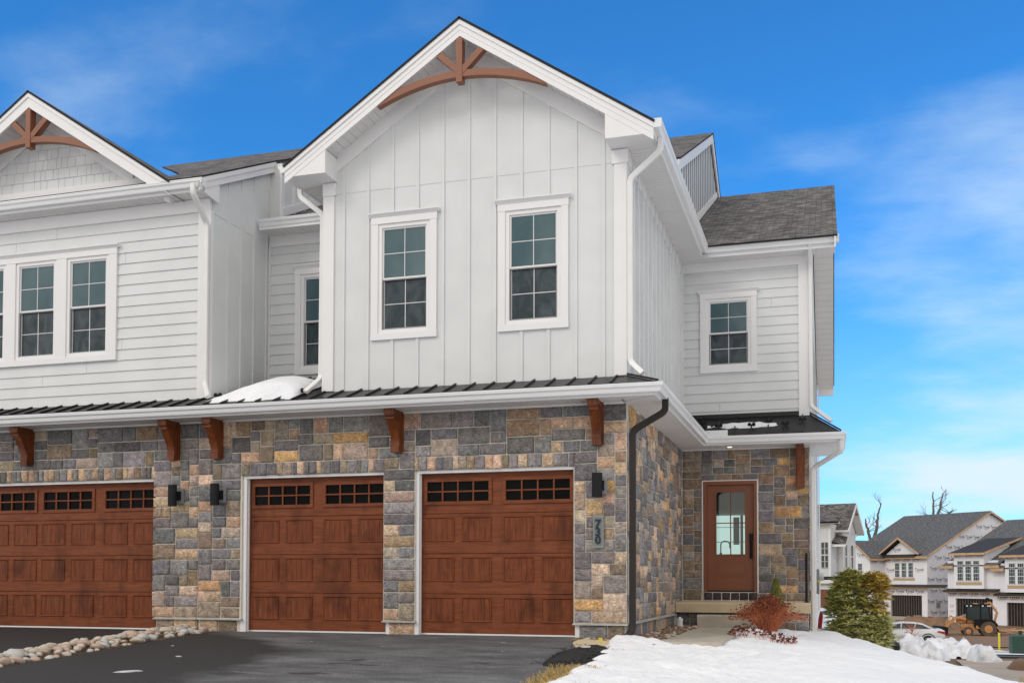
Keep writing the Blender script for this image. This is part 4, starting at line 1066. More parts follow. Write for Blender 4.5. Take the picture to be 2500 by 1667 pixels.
# meter and utility things on the right wall
mb=MB(); mb.box(4.6,4.74,7.3,7.6,.55,1.05); me_=mb.build('electric_meter','grey',H)
mb=MB(); mb.cyl((4.78,7.45,.9),'X',.085,.1,16); mb.build('meter_dial','pvc',me_)
mb=MB(); mb.box(4.60,4.68,7.36,7.44,-.5,.55); mb.build('conduit','grey',me_)
mb=MB(); mb.cyl((4.735,7.28,.80),'Y',.03,.01,12); mb.build('meter_seal','yellow',me_)
o=MB(); o.tube([(4.74,7.2,-.15),(4.76,7.2,.05),(4.78,7.2,.2)],[.04,.045,.03],8); tag(o.build('snow_shovel','red'),'red plastic shovel handle leaning by the house corner','shovel')
# snow lying on roofs
def snowpatch(name,label,xs,ys,base,hf):
    mb=MB(); nx=len(xs); vs=[];fs=[]
    H_=[[hf(x,y) for x in xs] for y in ys]
    for j,y in enumerate(ys):
        for i,x in enumerate(xs): vs.append((x,y,base(y)+H_[j][i]))
    for j in range(len(ys)-1):
        for i in range(nx-1):
            if max(H_[j][i],H_[j+1][i],H_[j][i+1],H_[j+1][i+1])>.004: fs.append((j*nx+i,j*nx+i+1,(j+1)*nx+i+1,(j+1)*nx+i))
    mb.add(vs,fs); return tag(mb.build(name,'snow',smooth=True),label,'snow',kind='stuff')
def hf1(x,y):
    t=(x+4.62)/1.66
    if t<=0 or t>=1: return -.03
    prof=(.04+.2*smooth01(t/.62)) if t<.66 else .24*math.sqrt(max(0,1-((t-.66)/.34)**2))
    ed=min(1,max(0,(y+.36-.05*math.sin(x*9))/.2)); return prof*smooth01(ed)**.5*(1-smooth01((y-.35)/.75))*min(1,t/.06)+.012*fbm(x*3,y*3,4)-.01
snowpatch('snow_patch','mound of white snow on the black roof between the two gables',[-4.66+.05*k for k in range(38)],[-.42+.06*k for k in range(38)],zp,hf1)
def hf2(x,y):
    d=((x-3.42)/.66)**2+((y-5.6)/.09)**2+.75*fbm(x*4,y*9,3); return .05*math.sqrt(max(0,1-d))-.004 if d<1 else -.02
snowpatch('snow_patch','thin strip of snow on the small black porch roof',[2.7+.04*k for k in range(38)],[5.4+.03*k for k in range(18)],lambda y:zg+(pzw-zg)*(y-pyg)/(5.97-pyg),hf2)
# ================================================================= rocks
def rockmesh(seed,name,mat):
    r=random.Random(seed); bm=bmesh.new(); bmesh.ops.create_icosphere(bm,subdivisions=2,radius=1); sx,sy,sz=r.uniform(.85,1.25),r.uniform(.7,1),r.uniform(.45,.65)
    for v_ in bm.verts:
        k=1+.38*noise.noise(v_.co*1.5+Vector((seed*3.1,0,0)))
        v_.co=Vector((v_.co.x*sx*k,v_.co.y*sy*k,v_.co.z*sz*k))
    me=bpy.data.meshes.new(name); bm.to_mesh(me); bm.free(); me.materials.append(M[mat])
    for p in me.polygons: p.use_smooth=True
    return me
def scatter(n,variants,pos,name,label,cat,group,seed,zf=None):
    r=random.Random(seed); src=[]
    for me in variants:
        o=bpy.data.objects.new(name,me); src.append(o)
    placed=[];cells={};tries=0
    while len(placed)<n and tries<n*60:
        tries+=1; x,y,s_=pos(r); layer=0
        ok=True
        for (a,b,c) in placed:
            if (a-x)**2+(b-y)**2<(.66*(c+s_))**2: ok=False;break
        if not ok: continue
        placed.append((x,y,s_))
    for (x,y,s_) in placed:
        o=r.choice(src).copy(); C.objects.link(o); o.scale=(s_,s_,s_); o.rotation_euler=(r.uniform(-.25,.25),r.uniform(-.25,.25),r.uniform(0,6.3))
        o.location=(x,y,(zf(x,y) if zf else gz(x,y))+s_*.35); tag(o,label,cat,group)
    for o in src: bpy.data.objects.remove(o)
    return placed
vr=[rockmesh(k,'river_rock',['rock','rockp','rock','rockg','rock','rockp','rockg'][k%7]) for k in range(9)]
def pr(r):
    y=-r.uniform(0,1)**.9*7.2+.02; x=-5.02+r.uniform(-.36,.36); return x,y,r.choice([.045,.05,.06,.07,.08,.1])*(1.1 if y<-3 else 1)
scatter(285,vr,pr,'river_rock','rounded tan river rock in the strip dividing the two driveways','rock','river rocks between the driveways',4,lambda x,y:.05*min(y,0)-.03+.07*max(0,1-((x+5.02)/.36)**2))
vb=[rockmesh(20+k,'bed_rock',['rockb','rockb','rock','rockp'][k%4]) for k in range(6)]
def pb(r): 
    y=r.uniform(.05,4.6); return 2.2+r.uniform(0,.42),y,r.choice([.03,.035,.045,.055])
scatter(230,vb,pb,'bed_rock','small brown rock in the narrow bed beside the porch walkway','rock','brown rocks in the bed along the stone side wall',5,lambda x,y:-.045)
def pc(r): return r.uniform(1.5,2.1),r.uniform(-.42,-.04),r.choice([.035,.05,.065])
scatter(24,vb,pc,'bed_rock','small rock at the foot of the stone corner by the brown downspout','rock','rocks at the stone corner',6,lambda x,y:-.05)
# underlay soil strips
struct(sheet('soil',[(-5.5,.1),(-5.5,-14),(-4.55,-14),(-4.55,.1)],'rockb',0,.5,zf=lambda x,y:.05*min(y,0)-.035))
struct(sheet('soil',[(2.1,5.1),(2.1,-.5),(2.65,-.5),(2.65,5.1)],'rockb',0,.5,zf=lambda x,y:-.055))
# flat stone, mulch, dry grass near the drive
def blob(name,cx,cy,rx,ry,h,mat,seed,zf,n=26,amp=.18,edge=.35):
    mb=MB(); rings=8; vs=[(cx,cy,zf(cx,cy)+h)]; fs=[]
    for j in range(1,rings+1):
        t=j/rings
        for k in range(n):
            a=2*math.pi*k/n; q=1+amp*noise.noise(Vector((math.cos(a)*1.5,math.sin(a)*1.5,seed)))*1.5
            x=cx+math.cos(a)*rx*t*q; y=cy+math.sin(a)*ry*t*q
            z=zf(x,y)+(h*(1+.35*fbm(x*2.5,y*2.5,seed)))*smooth01((1-t)/edge) - (.02 if j==rings else 0)
            vs.append((x,y,z))
    for k in range(n): fs.append((0,1+k,1+(k+1)%n))
    for j in range(rings-1):
        for k in range(n): a=1+j*n; b=a+n; fs.append((a+k,b+k,b+(k+1)%n,a+(k+1)%n))
    mb.add(vs,fs); return mb.build(name,mat,smooth=True)
tag(blob('flat_stone',1.83,-.66,.33,.5,.05,'conc2',3,lambda x,y:gz(x,y)+.02,edge=.15),'cream flat stone slab between the black driveway and the snow','stone')
tag(blob('small_stone',1.86,-1.3,.1,.12,.05,'rockg',6,lambda x,y:gz(x,y)+.03),'pale oval stone lying on the black mulch','stone')
tag(blob('mulch',1.98,-2.1,.42,1.35,.03,'mulch',9,lambda x,y:gz(x,y)+.045),'black mulch bed along the driveway edge','mulch',kind='stuff')
mb=MB(); r=random.Random(8)
for k in range(900):
    x=r.uniform(1.62,2.35); y=r.uniform(-3.2,-1.0); z=gz(x,y)+.07; a=r.uniform(0,6.3); l=r.uniform(.01,.035); w_=.004
    mb.add([(x,y,z),(x+math.cos(a)*l,y+math.sin(a)*l,z+r.uniform(0,.015)),(x+math.cos(a)*l+w_,y+math.sin(a)*l-w_,z+.01),(x+w_,y-w_,z+.003)],[(0,1,2,3)])
tag(mb.build('mulch_chips','mulch'),'loose bark chips on the black mulch','mulch',kind='stuff')
mb=MB(); r=random.Random(9)
for k in range(6500):
    y=r.uniform(-7.5,-3.15); x=2.2+r.gauss(0,.15)+.02*(-3-y)
    if not (1.86+.05*(-3-y)<x<2.65): continue
    z=gz(x,y)+.0; a=r.uniform(0,6.3); l=r.uniform(.05,.12); lean=r.uniform(.2,1.1); dx,dy=math.cos(a)*l*lean,math.sin(a)*l*lean; w_=.005
    mb.add([(x-w_,y,z),(x+w_,y,z),(x+dx*.6+w_*.6,y+dy*.6,z+l*.7),(x+dx*.6-w_*.6,y+dy*.6,z+l*.7),(x+dx,y+dy,z+l*.85)],[(0,1,2,3),(3,2,4)])
tag(mb.build('dry_grass','grass'),'patch of dry tan grass between driveway and snow','grass',kind='stuff')
mb=MB(); mb.tube([(2.0,-1.05,-.12),(2.02,-1.07,.02)],.006,6); mb.box(1.985,2.03,-1.08,-1.06,0,.05); tag(mb.build('plant_tag','yellow'),'small yellow plant tag stuck in the black mulch','tag')
# white clean-out pipe
mb=MB(); mb.cyl((2.335,4.25,-.0),'Z',.055,.2,20); mb.cyl((2.335,4.25,.11),'Z',.062,.035,20); mb.cyl((2.335,4.25,.14),'Z',.028,.035,4)
tag(mb.build('cleanout_pipe','pvc'),'short white capped pipe standing in brown rocks by the porch','pipe')
# ================================================================= plants
LEAFC={'dark':[(.12,.16,.045),(.17,.2,.06),(.2,.23,.07),(.09,.13,.04)],'mid':[(.17,.2,.06),(.22,.24,.075),(.28,.27,.09)],'gold':[(.30,.24,.05),(.36,.27,.07),(.26,.19,.045)],'pale':[(.34,.35,.15),(.42,.40,.2),(.3,.33,.13)]}
def leaf(mb,p,d,l,w_,col,r):
    d=d.normalized(); s_=d.cross(Vector((r.uniform(-.4,.4),r.uniform(-.4,.4),1))); 
    if s_.length<.01: s_=Vector((1,0,0))
    s_.normalize(); n_=s_.cross(d)
    droop=-.12*l
    a=p; b=p+d*l*.45; c=p+d*l+Vector((0,0,droop))
    mb.add([a,b+s_*w_+n_*w_*.35,c,b-s_*w_+n_*w_*.35,b],[(0,4,1),(1,4,2),(2,4,3),(3,4,0)],col)
bc=Vector((5.43,6.5,.33))
bush=thing('laurel_bush','large green and yellow broadleaf evergreen bush behind the snow at the house corner','bush',(5.43,6.5,-.55))
mb=MB(); sb=MB(); r=random.Random(17)
lobes=[((-.18,.0,.18),(.40,.42,.46),'a'),((.30,.1,.2),(.33,.38,.43),'g'),((.05,-.1,-.25),(.50,.42,.40),'p'),((-.30,.05,-.05),(.28,.35,.35),'a'),((.36,.0,-.35),(.26,.3,.32),'p'),((-.1,0,.45),(.26,.3,.22),'a'),((.38,0,.42),(.2,.25,.2),'g'),((.3,-.1,-.6),(.42,.35,.3),'p'),((-.3,-.1,-.5),(.3,.3,.25),'p')]
for k in range(1550):
    c,s_,t=r.choice(lobes); 
    while True:
        q=Vector((r.uniform(-1,1),r.uniform(-1,1),r.uniform(-1,1)))
        if .35<q.length<1: break
    p=bc+Vector((c[0]+q.x*s_[0],c[1]+q.y*s_[1],c[2]+q.z*s_[2]))
    outw=Vector((q.x,q.y,q.z*.6+.45))
    px_=p.x-bc.x; pz_=p.z-bc.z
    for j in range(r.randint(7,10)):
        a=2*math.pi*j/8+r.uniform(-.3,.3); side=Vector((math.cos(a),math.sin(a),r.uniform(-.15,.5)))
        d=(outw.normalized()*.55+side*.8)
        g_=px_*1.1+.15*r.gauss(0,1)+(.1 if pz_>.2 else 0)
        pal='gold' if (g_>.28 and pz_>-.15) else 'pale' if (pz_<-.05 and px_>-.25 and r.random()<.6) else ('dark' if r.random()<.4 else 'mid')
        if r.random()<.12: pal='gold' if pz_>.3 else 'pale'
        kk=r.uniform(1.1,2.1); col=tuple(min(.75,x*kk*q_) for x,q_ in zip(r.choice(LEAFC[pal]),(1.2,1.12,1.1)))
        leaf(mb,p,d,r.uniform(.10,.165),r.uniform(.016,.024),col,r)
o=mb.build('foliage','leaf',smooth=False); o.parent=bush; o.matrix_parent_inverse=Matrix.Translation((-5.43,-6.5,.55))
for k in range(26):
    a=r.uniform(0,6.3); e=bc+Vector((math.cos(a)*r.uniform(.05,.5),math.sin(a)*.35,r.uniform(-.1,.4))); b=Vector((bc.x+.02+r.uniform(-.12,.12),bc.y+r.uniform(-.1,.1),-.6))
    m_=(b+e)/2+Vector((r.uniform(-.06,.06),0,.1)); sb.tube([b,m_,e],[.014,.010,.005],5)
o=sb.build('stems','stem'); o.parent=bush; o.matrix_parent_inverse=Matrix.Translation((-5.43,-6.5,.55))
# red twiggy shrub
sh=thing('twiggy_shrub','low shrub of reddish bare twigs with dried dark seed heads half buried in snow','shrub',(3.98,3.1,-.1))
tw=MB(); bl=MB(); r=random.Random(23); SC=Vector((3.95,3.1,-.02))
def bloomc(p,s_,n=5):
    for q in range(n):
        c=p+Vector((r.uniform(-1,1),r.uniform(-1,1),r.uniform(-.4,1)))*s_*.8; a=r.uniform(0,6.3); k=s_*r.uniform(.5,1)
        u1=Vector((math.cos(a),math.sin(a),r.uniform(-.6,.6)))*k; v1=Vector((-math.sin(a)*.6,math.cos(a)*.6,.8))*k
        bl.add([c-u1,c-v1*.7,c+u1,c+v1],[(0,1,2,3)])
for k in range(560):
    a=r.uniform(0,6.3); b=SC+Vector((math.cos(a)*r.uniform(0,.16),math.sin(a)*r.uniform(0,.14),0))
    sp=abs(r.gauss(0,.7)); sp=min(sp,1.25); ln=r.uniform(.40,.58)*(1-.1*sp)
    aa=r.uniform(0,6.3); e=b+Vector((math.cos(aa)*sp*.54,math.sin(aa)*sp*.42,ln*math.cos(min(1.2,sp*.9))+.03))
    m_=b*.5+e*.5+Vector((r.uniform(-.03,.03),r.uniform(-.03,.03),.05+.05*sp))
    tw.tube([b,m_,e],[.0042,.0036,.0022],3,cap=False)
    for q in range(r.randint(1,3)):
        t=r.uniform(.5,.9); f=m_+(e-m_)*(t-.5)*2; g_=f+Vector((r.uniform(-.07,.07),r.uniform(-.07,.07),r.uniform(.03,.12))); tw.tube([f,g_],[.0026,.0018],3,cap=False)
        if r.random()<.5: bloomc(g_,.012,3)
    if r.random()<.85: bloomc(e,.015,4)
for k in range(230):
    x=3.3+1.15*r.random(); y=2.35-.75*(x-3.3)+r.gauss(0,.16); b=Vector((x,y,0)); b.z=snowz(x,y)-.02
    e=b+Vector((r.uniform(-.05,.05),r.uniform(-.06,.02),r.uniform(.04,.13))); tw.tube([b,e],[.003,.0024],3,cap=False); bloomc(e,.017,5)
for nm,q,mt_ in (('twigs',tw,'twig'),('seed_heads',bl,'bloom')):
    o=q.build(nm,mt_); o.parent=sh; o.matrix_parent_inverse=Matrix.Translation((-3.98,-3.1,.1))
# small conical conifer
cf=thing('dwarf_conifer','small yellow-green conical evergreen behind the red twiggy shrub','shrub',(4.03,4.3,-.1))
mb=MB(); r=random.Random(31)
for k in range(2600):
    t=r.random()**1.3; z=.1+.74*t; rad=.2*(1-t)**.8+.012; a=r.uniform(0,6.3); q=r.uniform(.3,1)**.5
    p=Vector((4.03+math.cos(a)*rad*q,4.3+math.sin(a)*rad*q,z)); d=Vector((math.cos(a)*.6,math.sin(a)*.6,.9)); c=r.choice([(.16,.2,.03),(.24,.26,.04),(.10,.14,.025),(.32,.3,.06)])
    leaf(mb,p,d,.045,.006,c,r)
o=mb.build('foliage','leaf'); o.parent=cf; o.matrix_parent_inverse=Matrix.Translation((-4.03,-4.3,.1))
mb=MB(); mb.tube([(4.03,4.3,-.15),(4.03,4.3,.6)],[.02,.006],6); o=mb.build('trunk','stem'); o.parent=cf; o.matrix_parent_inverse=Matrix.Translation((-4.03,-4.3,.1))
# bare trees far behind
def tree(label,base,stems,seed,tw_n,loc_z=-4):
    t=thing('bare_tree',label,'tree',(base[0],base[1],loc_z)); r=random.Random(seed); tk=MB(); br=MB()
    for st in stems:
        pts=[Vector(p) for p in st]; n=len(pts); r0=.32
        rs=[r0*(1-.8*i/(n-1)) for i in range(n)]; fp=[];fr_=[]
        for i in range(n-1):
            for q in range(4):
                fp.append(pts[i].lerp(pts[i+1],q/4)+Vector((r.uniform(-.08,.08),0,0))); fr_.append(rs[i]+(rs[i+1]-rs[i])*q/4)
        fp.append(pts[-1]); fr_.append(rs[-1]); tk.tube(fp,fr_,7)
        def grow(p,d,l,rad,dep):
            q=p+d*l*.5+Vector((r.uniform(-.1,.1),r.uniform(-.1,.1),0))*l; e=p+d*l; br.tube([p,q,e],[rad,rad*.7,rad*.4],4,cap=False)
            if dep<3:
                for _ in range(r.randint(2,3)):
                    s_=q.lerp(e,r.random()); dd=(d+Vector((r.uniform(-.8,.8),r.uniform(-.6,.6),r.uniform(-.1,.6)))).normalized(); grow(s_,dd,l*r.uniform(.5,.75),rad*.5,dep+1)
        for _ in range(tw_n):
            i=r.randint(len(fp)//2,len(fp)-1); d=Vector((r.uniform(-1,1),r.uniform(-.6,.6),r.uniform(.1,.9))).normalized(); grow(fp[i],d,r.uniform(.8,1.9),.05,0)
    for nm,q in (('trunk',tk),('crown',br)):
        if q.v:
            o=q.build(nm,'bark',smooth=(nm=='trunk')); o.parent=t; o.matrix_parent_inverse=Matrix.Translation((-base[0],-base[1],-loc_z))
tree('bare forked tree trunk rising behind the left half-built house roof',(10.2,130),[[(10.2,130,-4),(10.1,130,4),(9.85,130,6.8),(9.4,130,8.2),(9.45,130,8.9)],[(10.3,130,-4),(10.35,130,5.5),(10.75,130,7.8),(10.95,130,9.3),(11.3,130,10.8)]],3,4)
tree('tall bare tree with thin branches behind the roof ridge of the half-built house',(17.5,135),[[(17.6,135,-4),(18.0,135,7),(18.05,135,10),(18.1,135,12.6)],[(17.7,135,-4),(18.3,135,8),(18.9,135,10.4),(19.3,135,12.4)],[(18.1,135,7),(19.6,135,9.4),(20.6,135,10.1)]],5,4)
tree('faint bare treetop just above the finished white house roof',(9.4,190),[[(9.2,190,-4),(9.2,190,8),(9.4,190,10.6)]],9,6)
# small leafless sapling by the parked cars
mb=MB(); r=random.Random(2); b=Vector((8.45,36,-2.5)); tk=thing('sapling','tiny leafless reddish sapling in snow in front of white car','tree',(8.45,36,-2.5))
mb.tube([b,b+Vector((0,0,1.0))],[.03,.02],5)
for k in range(22):
    p=b+Vector((0,0,r.uniform(.5,1.1))); mb.tube([p,p+Vector((r.uniform(-.5,.5),r.uniform(-.3,.3),r.uniform(.2,.55)))],[.012,.005],3,cap=False)
o=mb.build('branches','twig'); o.parent=tk; o.matrix_parent_inverse=Matrix.Translation((-8.45,-36,2.5))
# ================================================================= distant buildings
def at(par,o):
    o.parent=par; return o
def lw(par,mb,name,mat,smooth=False):
    o=mb.build(name,mat,smooth=smooth); o.parent=par; return o
_tcache={}
def wrapprint(mb,axis,const,u0,u1,z0,z1,holes,seed,skip=lambda u_,z:False,du=1.22,dzr=1.12):
    """rows of the printed word on the wrap; axis 'Y': faces -Y at y=const ; 'X': faces +X at x=const"""
    if 'w' not in _tcache:
        _tcache['w']=textmesh('Tyvek',.44,0,1.02,.006); _tcache['s']=textmesh('HomeWrap',.13,0,1.1)
    r=random.Random(seed); z=z1-.35; k=0
    while z>z0+.15:
        u_=u0+.45+(.45 if k%2 else 0)
        while u_<u1-.35:
            if not any(h[0]-.55<u_<h[1]+.55 and h[2]-.2<z<h[3]+.15 for h in holes) and not skip(u_,z):
                for key,dz_,sc in (('w',0,1),('s',-.22,1)):
                    vs,fs=_tcache[key]
                    if axis=='Y': mb.add([(u_+v_.x,const-.006,z+dz_+v_.y) for v_ in vs],fs)
                    else: mb.add([(const+.006,u_+v_.x,z+dz_+v_.y) for v_ in vs],fs)
            u_+=du
        z-=dzr; k+=1
def dwin(par,x0,x1,z0,z1,y,transom=False):
    mb=MB(); f=.05 if x1-x0>.3 else .018
    zs=[(z0,z1)] if not transom else [(z0,z1-.5),(z1-.42,z1)]
    for a,b in zs:
        mb.box(x0,x1,y-.05,y+.02,a,a+f); mb.box(x0,x1,y-.05,y+.02,b-f,b); mb.box(x0,x0+f,y-.05,y+.02,a,b); mb.box(x1-f,x1,y-.05,y+.02,a,b)
        if b-a>.6: mb.box(x0,x1,y-.055,y+.02,(a+b)/2-.03,(a+b)/2+.03)
        for i in ((1,2) if x1-x0>.3 else ()): mb.box(x0+(x1-x0)*i/3-.01,x0+(x1-x0)*i/3+.01,y-.045,y,a,b)
        if b-a>.6:
            for t in (.25,.75): mb.box(x0,x1,y-.045,y,a+(b-a)*t-.01,a+(b-a)*t+.01)
    w_=lw(par,mb,'window','sash'); g_=MB()
    for a,b in zs: g_.box(x0,x1,y-.035,y-.03,a,b)
    lw(w_,g_,'pane','glassdark'); return w_
TH=R(43)
def rakeboard(mb,x,yz0,yz1,h=.2,t=.05):
    (a,b),(c,d)=yz0,yz1; mb.prism([(a,b-h),(c,d-h),(c,d),(a,b)],'X',x,x+t)
# unit one
U1=thing('half_built_house','half-built house in white printed wrap with small front gable and wide grey roof','house',(14.38,100,-3.3),-TH)
zf=3.3; W1=5.5
o=MB(); hol=[(-4.6,-.67,-.5,zf-.72)]; 
def wl(mb,x0,x1,z0,z1,holes,y=0,t=.2):
    for a,b,c,d in rects_minus(x0,x1,z0,z1,holes): mb.box(a,b,y,y+t,c,d)
mb=MB(); wl(mb,-W1,0,.35,6.65,[(-4.6,-.67,.3,2.6)]); 
mb.prism([(.2,.4),(12.5,.4),(12.5,10.5),(9.9,11.45),(.2,6.65)],'X',-.2,0); mb.prism([(-5.4,6.7),(-1.0,6.7),(-3.2,8.2)],'Y',-.0,.2)
lw(U1,mb,'wrapped_wall','wrap')
mb=MB(); hw=[(-4.05,-1.6,4.3,6.1)]
wrapprint(mb,'Y',0,-W1,0,.4,6.7,[(-4.6,-.67,-.5,2.6)]+hw,1); wrapprint(mb,'X',0,.1,12,.4,11.3,[],2,skip=lambda u_,z:z>6.2+u_*.48 if u_<9.5 else z>10.6-.4*(u_-9.9)); wrapprint(mb,'Y',0,-4.2,-2.2,6.8,7.7,[],3)
lw(U1,mb,'wrap_print','print')
for a in (-4.0,-3.15,-2.3): dwin(U1,a,a+.62,4.45,5.98,0)
mb=MB(); mb.box(-4.2,-1.5,-.02,0,4.12,4.38); lw(U1,mb,'strand_board_panel','osb')
mb=MB(); mb.box(-4.7,-.5,.2,6,.2,2.7); mb.box(-4.7,-4.6,.2,.25,0,2.7); lw(U1,mb,'garage_interior','dark')
mb=MB()
for k in range(13): mb.box(-4.5+.3*k,-4.44+.3*k,.12,.2,.5,2.6)
lw(U1,mb,'wall_stud','bark')
def dslab(par,pts,mat='shingle2',t=.12,name='roof',u_dir=(1,0,0)):
    o=slab(None,pts,t,mat,u_dir,name); o.parent=par; return o
dslab(U1,[(-10.9,-.4,6.6),(.3,-.4,6.6),(.3,9.9,11.55),(-10.9,9.9,11.55)]); dslab(U1,[(-10.9,9.9,11.55),(.3,9.9,11.55),(.3,14,9.9),(-10.9,14,9.9)])
dslab(U1,[(-5.75,-.45,6.85),(-5.75,1.2,6.95),(-3.2,4.2,8.75),(-3.2,-.5,8.6)],u_dir=(0,1,0)); dslab(U1,[(-.65,-.45,6.85),(-.65,1.2,6.95),(-3.2,4.2,8.75),(-3.2,-.5,8.6)],u_dir=(0,1,0))
mb=MB(); rakeboard(mb,.3,(-.4,6.62),(9.9,11.5)); rakeboard(mb,.3,(9.9,11.5),(14,9.9)); mb.box(-W1-.3,.35,-.45,-.38,6.35,6.6)
for s_ in(-1,1):
    e=-3.2+s_*2.55; mb.prism([(e,6.72),(e,6.9),(-3.2,8.62),(-3.2,8.4)],'Y',-.56,-.5)
mb.box(-W1-.1,2.2,-.5,-.0,3.35,3.5)
lw(U1,mb,'lumber_trim','lumber')
mb=MB(); mb.prism([(-.6,3.5),(.0,3.72),(.0,3.6),(-.6,3.45)],'X',-W1-.1,2.6); mb.prism([(-.6,6.62),(0,6.85),(0,6.7),(-.6,6.55)],'X',-5.3,-1.1); lw(U1,mb,'pent_roof','rubberroof')
mb=MB(); mb.box(-W1,0,-.03,.0,-.4,.4); mb.box(-.02,.03,.0,12,-.4,.4); lw(U1,mb,'foundation','conc')
mb=MB(); mb.box(.0,.08,1.35,1.85,1.35,1.85); lw(U1,mb,'utility_box','grey')
# unit zero at the left
U0=thing('half_built_house','half-built house corner in white printed wrap with dark gable roof beside the finished white house','house',(8.95,102.1,-3.3),-TH)
mb=MB(); mb.prism([(-4.1,-.4),(0,-.4),(0,6.55),(-2.05,8.2),(-4.1,6.55)],'Y',0,.2); mb.box(-.2,0,.2,3.5,-.4,6.6); lw(U0,mb,'wrapped_wall','wrap')
mb=MB(); wrapprint(mb,'Y',0,-4.1,0,.4,7.2,[(-1.6,-1.0,4.3,6)],4); wrapprint(mb,'X',0,.1,2.4,.4,6.5,[],5); lw(U0,mb,'wrap_print','print')
dwin(U0,-1.6,-1.0,4.4,5.95,0)
for s_ in(-1,1):
    e=-2.05+s_*2.4; dslab(U0,[(e,-.4,6.45),(e,5,6.45),(-2.05,5,8.4),(-2.05,-.4,8.4)],u_dir=(0,1,0))
mb=MB()
for s_ in(-1,1):
    e=-2.05+s_*2.4; mb.prism([(e,6.22),(e,6.45),(-2.05,8.4),(-2.05,8.15)],'Y',-.45,-.4)
mb.box(.28,.35,-.4,4,6.2,6.42); lw(U0,mb,'lumber_trim','lumber')
# units two and three
def unit_b(name,label,x,y,z,seed):
    U=thing(name,label,'house',(x,y,z),-TH)
    mb=MB(); wl(mb,0,5.5,-.2,6.2,[(.87,4.9,-.3,2.55)]); mb.prism([(.2,0),(12,0),(12,9.8),(9.86,10.5),(.2,5.9)],'X',0,.2); mb.prism([(.2,0),(12,0),(12,9.8),(9.86,10.5),(.2,5.9)],'X',5.3,5.5)
    mb.box(1.05,4.33,-.45,.0,3.5,6.95); mb.prism([(0,6.2),(3.5,6.2),(3.5,8.1),(0,6.95)],'X',1.05,4.33)
    lw(U,mb,'wrapped_wall','wrap')
    mb=MB(); wrapprint(mb,'Y',0,0,5.5,.3,3.4,[(.87,4.9,-.3,2.55)],seed); wrapprint(mb,'Y',0,0,5.5,3.7,6.1,[(.9,4.5,3,7)],seed+1); wrapprint(mb,'Y',-.45,1.05,4.33,6.2,7.15,[],seed+2)
    lw(U,mb,'wrap_print','print')
    for a in (1.45,2.33,3.2): dwin(U,a,a+.68,4.25,6.2,-.45,True)
    mb=MB(); mb.box(1.3,4.1,-.47,-.45,3.85,4.15); lw(U,mb,'strand_board_panel','osb')
    mb=MB(); mb.box(.7,5.1,.25,6,-.3,2.6); lw(U,mb,'garage_interior','dark')
    mb=MB()
    for k in range(14): mb.box(.9+.3*k,.96+.3*k,.16,.24,-.1,2.5)
    lw(U,mb,'wall_stud','bark')
    dslab(U,[(-.3,-.5,5.75),(5.8,-.5,5.75),(5.8,9.86,10.55),(-.3,9.86,10.55)]); dslab(U,[(-.3,9.86,10.55),(5.8,9.86,10.55),(5.8,14,8.9),(-.3,14,8.9)])
    dslab(U,[(.75,-.85,6.95),(4.65,-.85,6.95),(4.65,4.9,8.5),(.75,4.9,8.5)],mat='rubberroof')
    mb=MB(); rakeboard(mb,4.65,(-.85,6.95),(4.9,8.5)); mb.box(.75,4.7,-.9,-.85,6.72,6.93); rakeboard(mb,-.36,(-.5,5.75),(9.86,10.55)); mb.box(-.4,1.0,-.6,-.5,5.45,5.72); mb.box(4.4,6.0,-.6,-.5,5.45,5.72); mb.box(-.1,5.6,-.5,0,3.1,3.25); lw(U,mb,'lumber_trim','lumber')
    mb=MB(); mb.prism([(-.6,3.28),(0,3.5),(0,3.38),(-.6,3.2)],'X',-.1,5.7); lw(U,mb,'pent_roof','rubberroof')
    mb=MB(); mb.box(0,5.5,-.02,.0,-.7,.0); lw(U,mb,'foundation','conc')
    return U
U2=unit_b('half_built_house','half-built house in printed wrap behind the orange backhoe, with box bay and triple window',16.02,97,-3.45,11)
U3=unit_b('half_built_house','half-built house in printed wrap at the right edge, cut off by the frame',20.03,93.26,-3.75,21)
mb=MB(); vs,fs=textmesh('719',.5)
mb.add([(.42+v_.x*.6,-.01,1.75+v_.y) for v_ in vs],fs); mb.add([(.45+v_.x*.5,-.01,1.25+v_.y*.6) for v_ in vs],fs); lw(U2,mb,'marker_writing','printred')
mb=MB(); vs,fs=textmesh('721',.5); mb.add([(5.15+v_.x*.55,-.01,1.55+v_.y) for v_ in vs],fs); mb.add([(5.2+v_.x*.5,-.01,1.0+v_.y*.7) for v_ in vs],fs); lw(U2,mb,'marker_writing','printblue')
# finished white house further down
F=thing('finished_white_house','finished white batten house with steep dark roof seen past the right corner','house',(5.65,50.4,-3.2),R(-14))
mb=MB(); mb.box(-7,0,0,3.35,0,6.9); mb.prism([(-.1,6.8),(3.5,6.8),(1.65,8.4)],'X',-.2,0); mb.box(-7,-.33,-1.5,0,0,7.3)
lw(F,mb,'white_wall','siding')
mb=MB()
for k in range(20): mb.box(-.2-.22*k,-.17-.22*k,-.02,0,4.6,6.9)
for k in range(9): mb.box(0,.03,.15+.36*k,.19+.36*k,4.3,7.0+ (1.0-abs(.15+.36*k-1.65)*.8 if abs(.15+.36*k-1.65)<1.2 else 0))
for k in range(14): mb.box(-.4-.18*k,-.37-.18*k,-1.53,-1.5,6.55,7.3)
mb.box(-.2,.04,-.04,.12,4.3,6.8); mb.box(-.43,-.31,-1.54,-1.4,3.5,7.0)
lw(F,mb,'batten','trim')
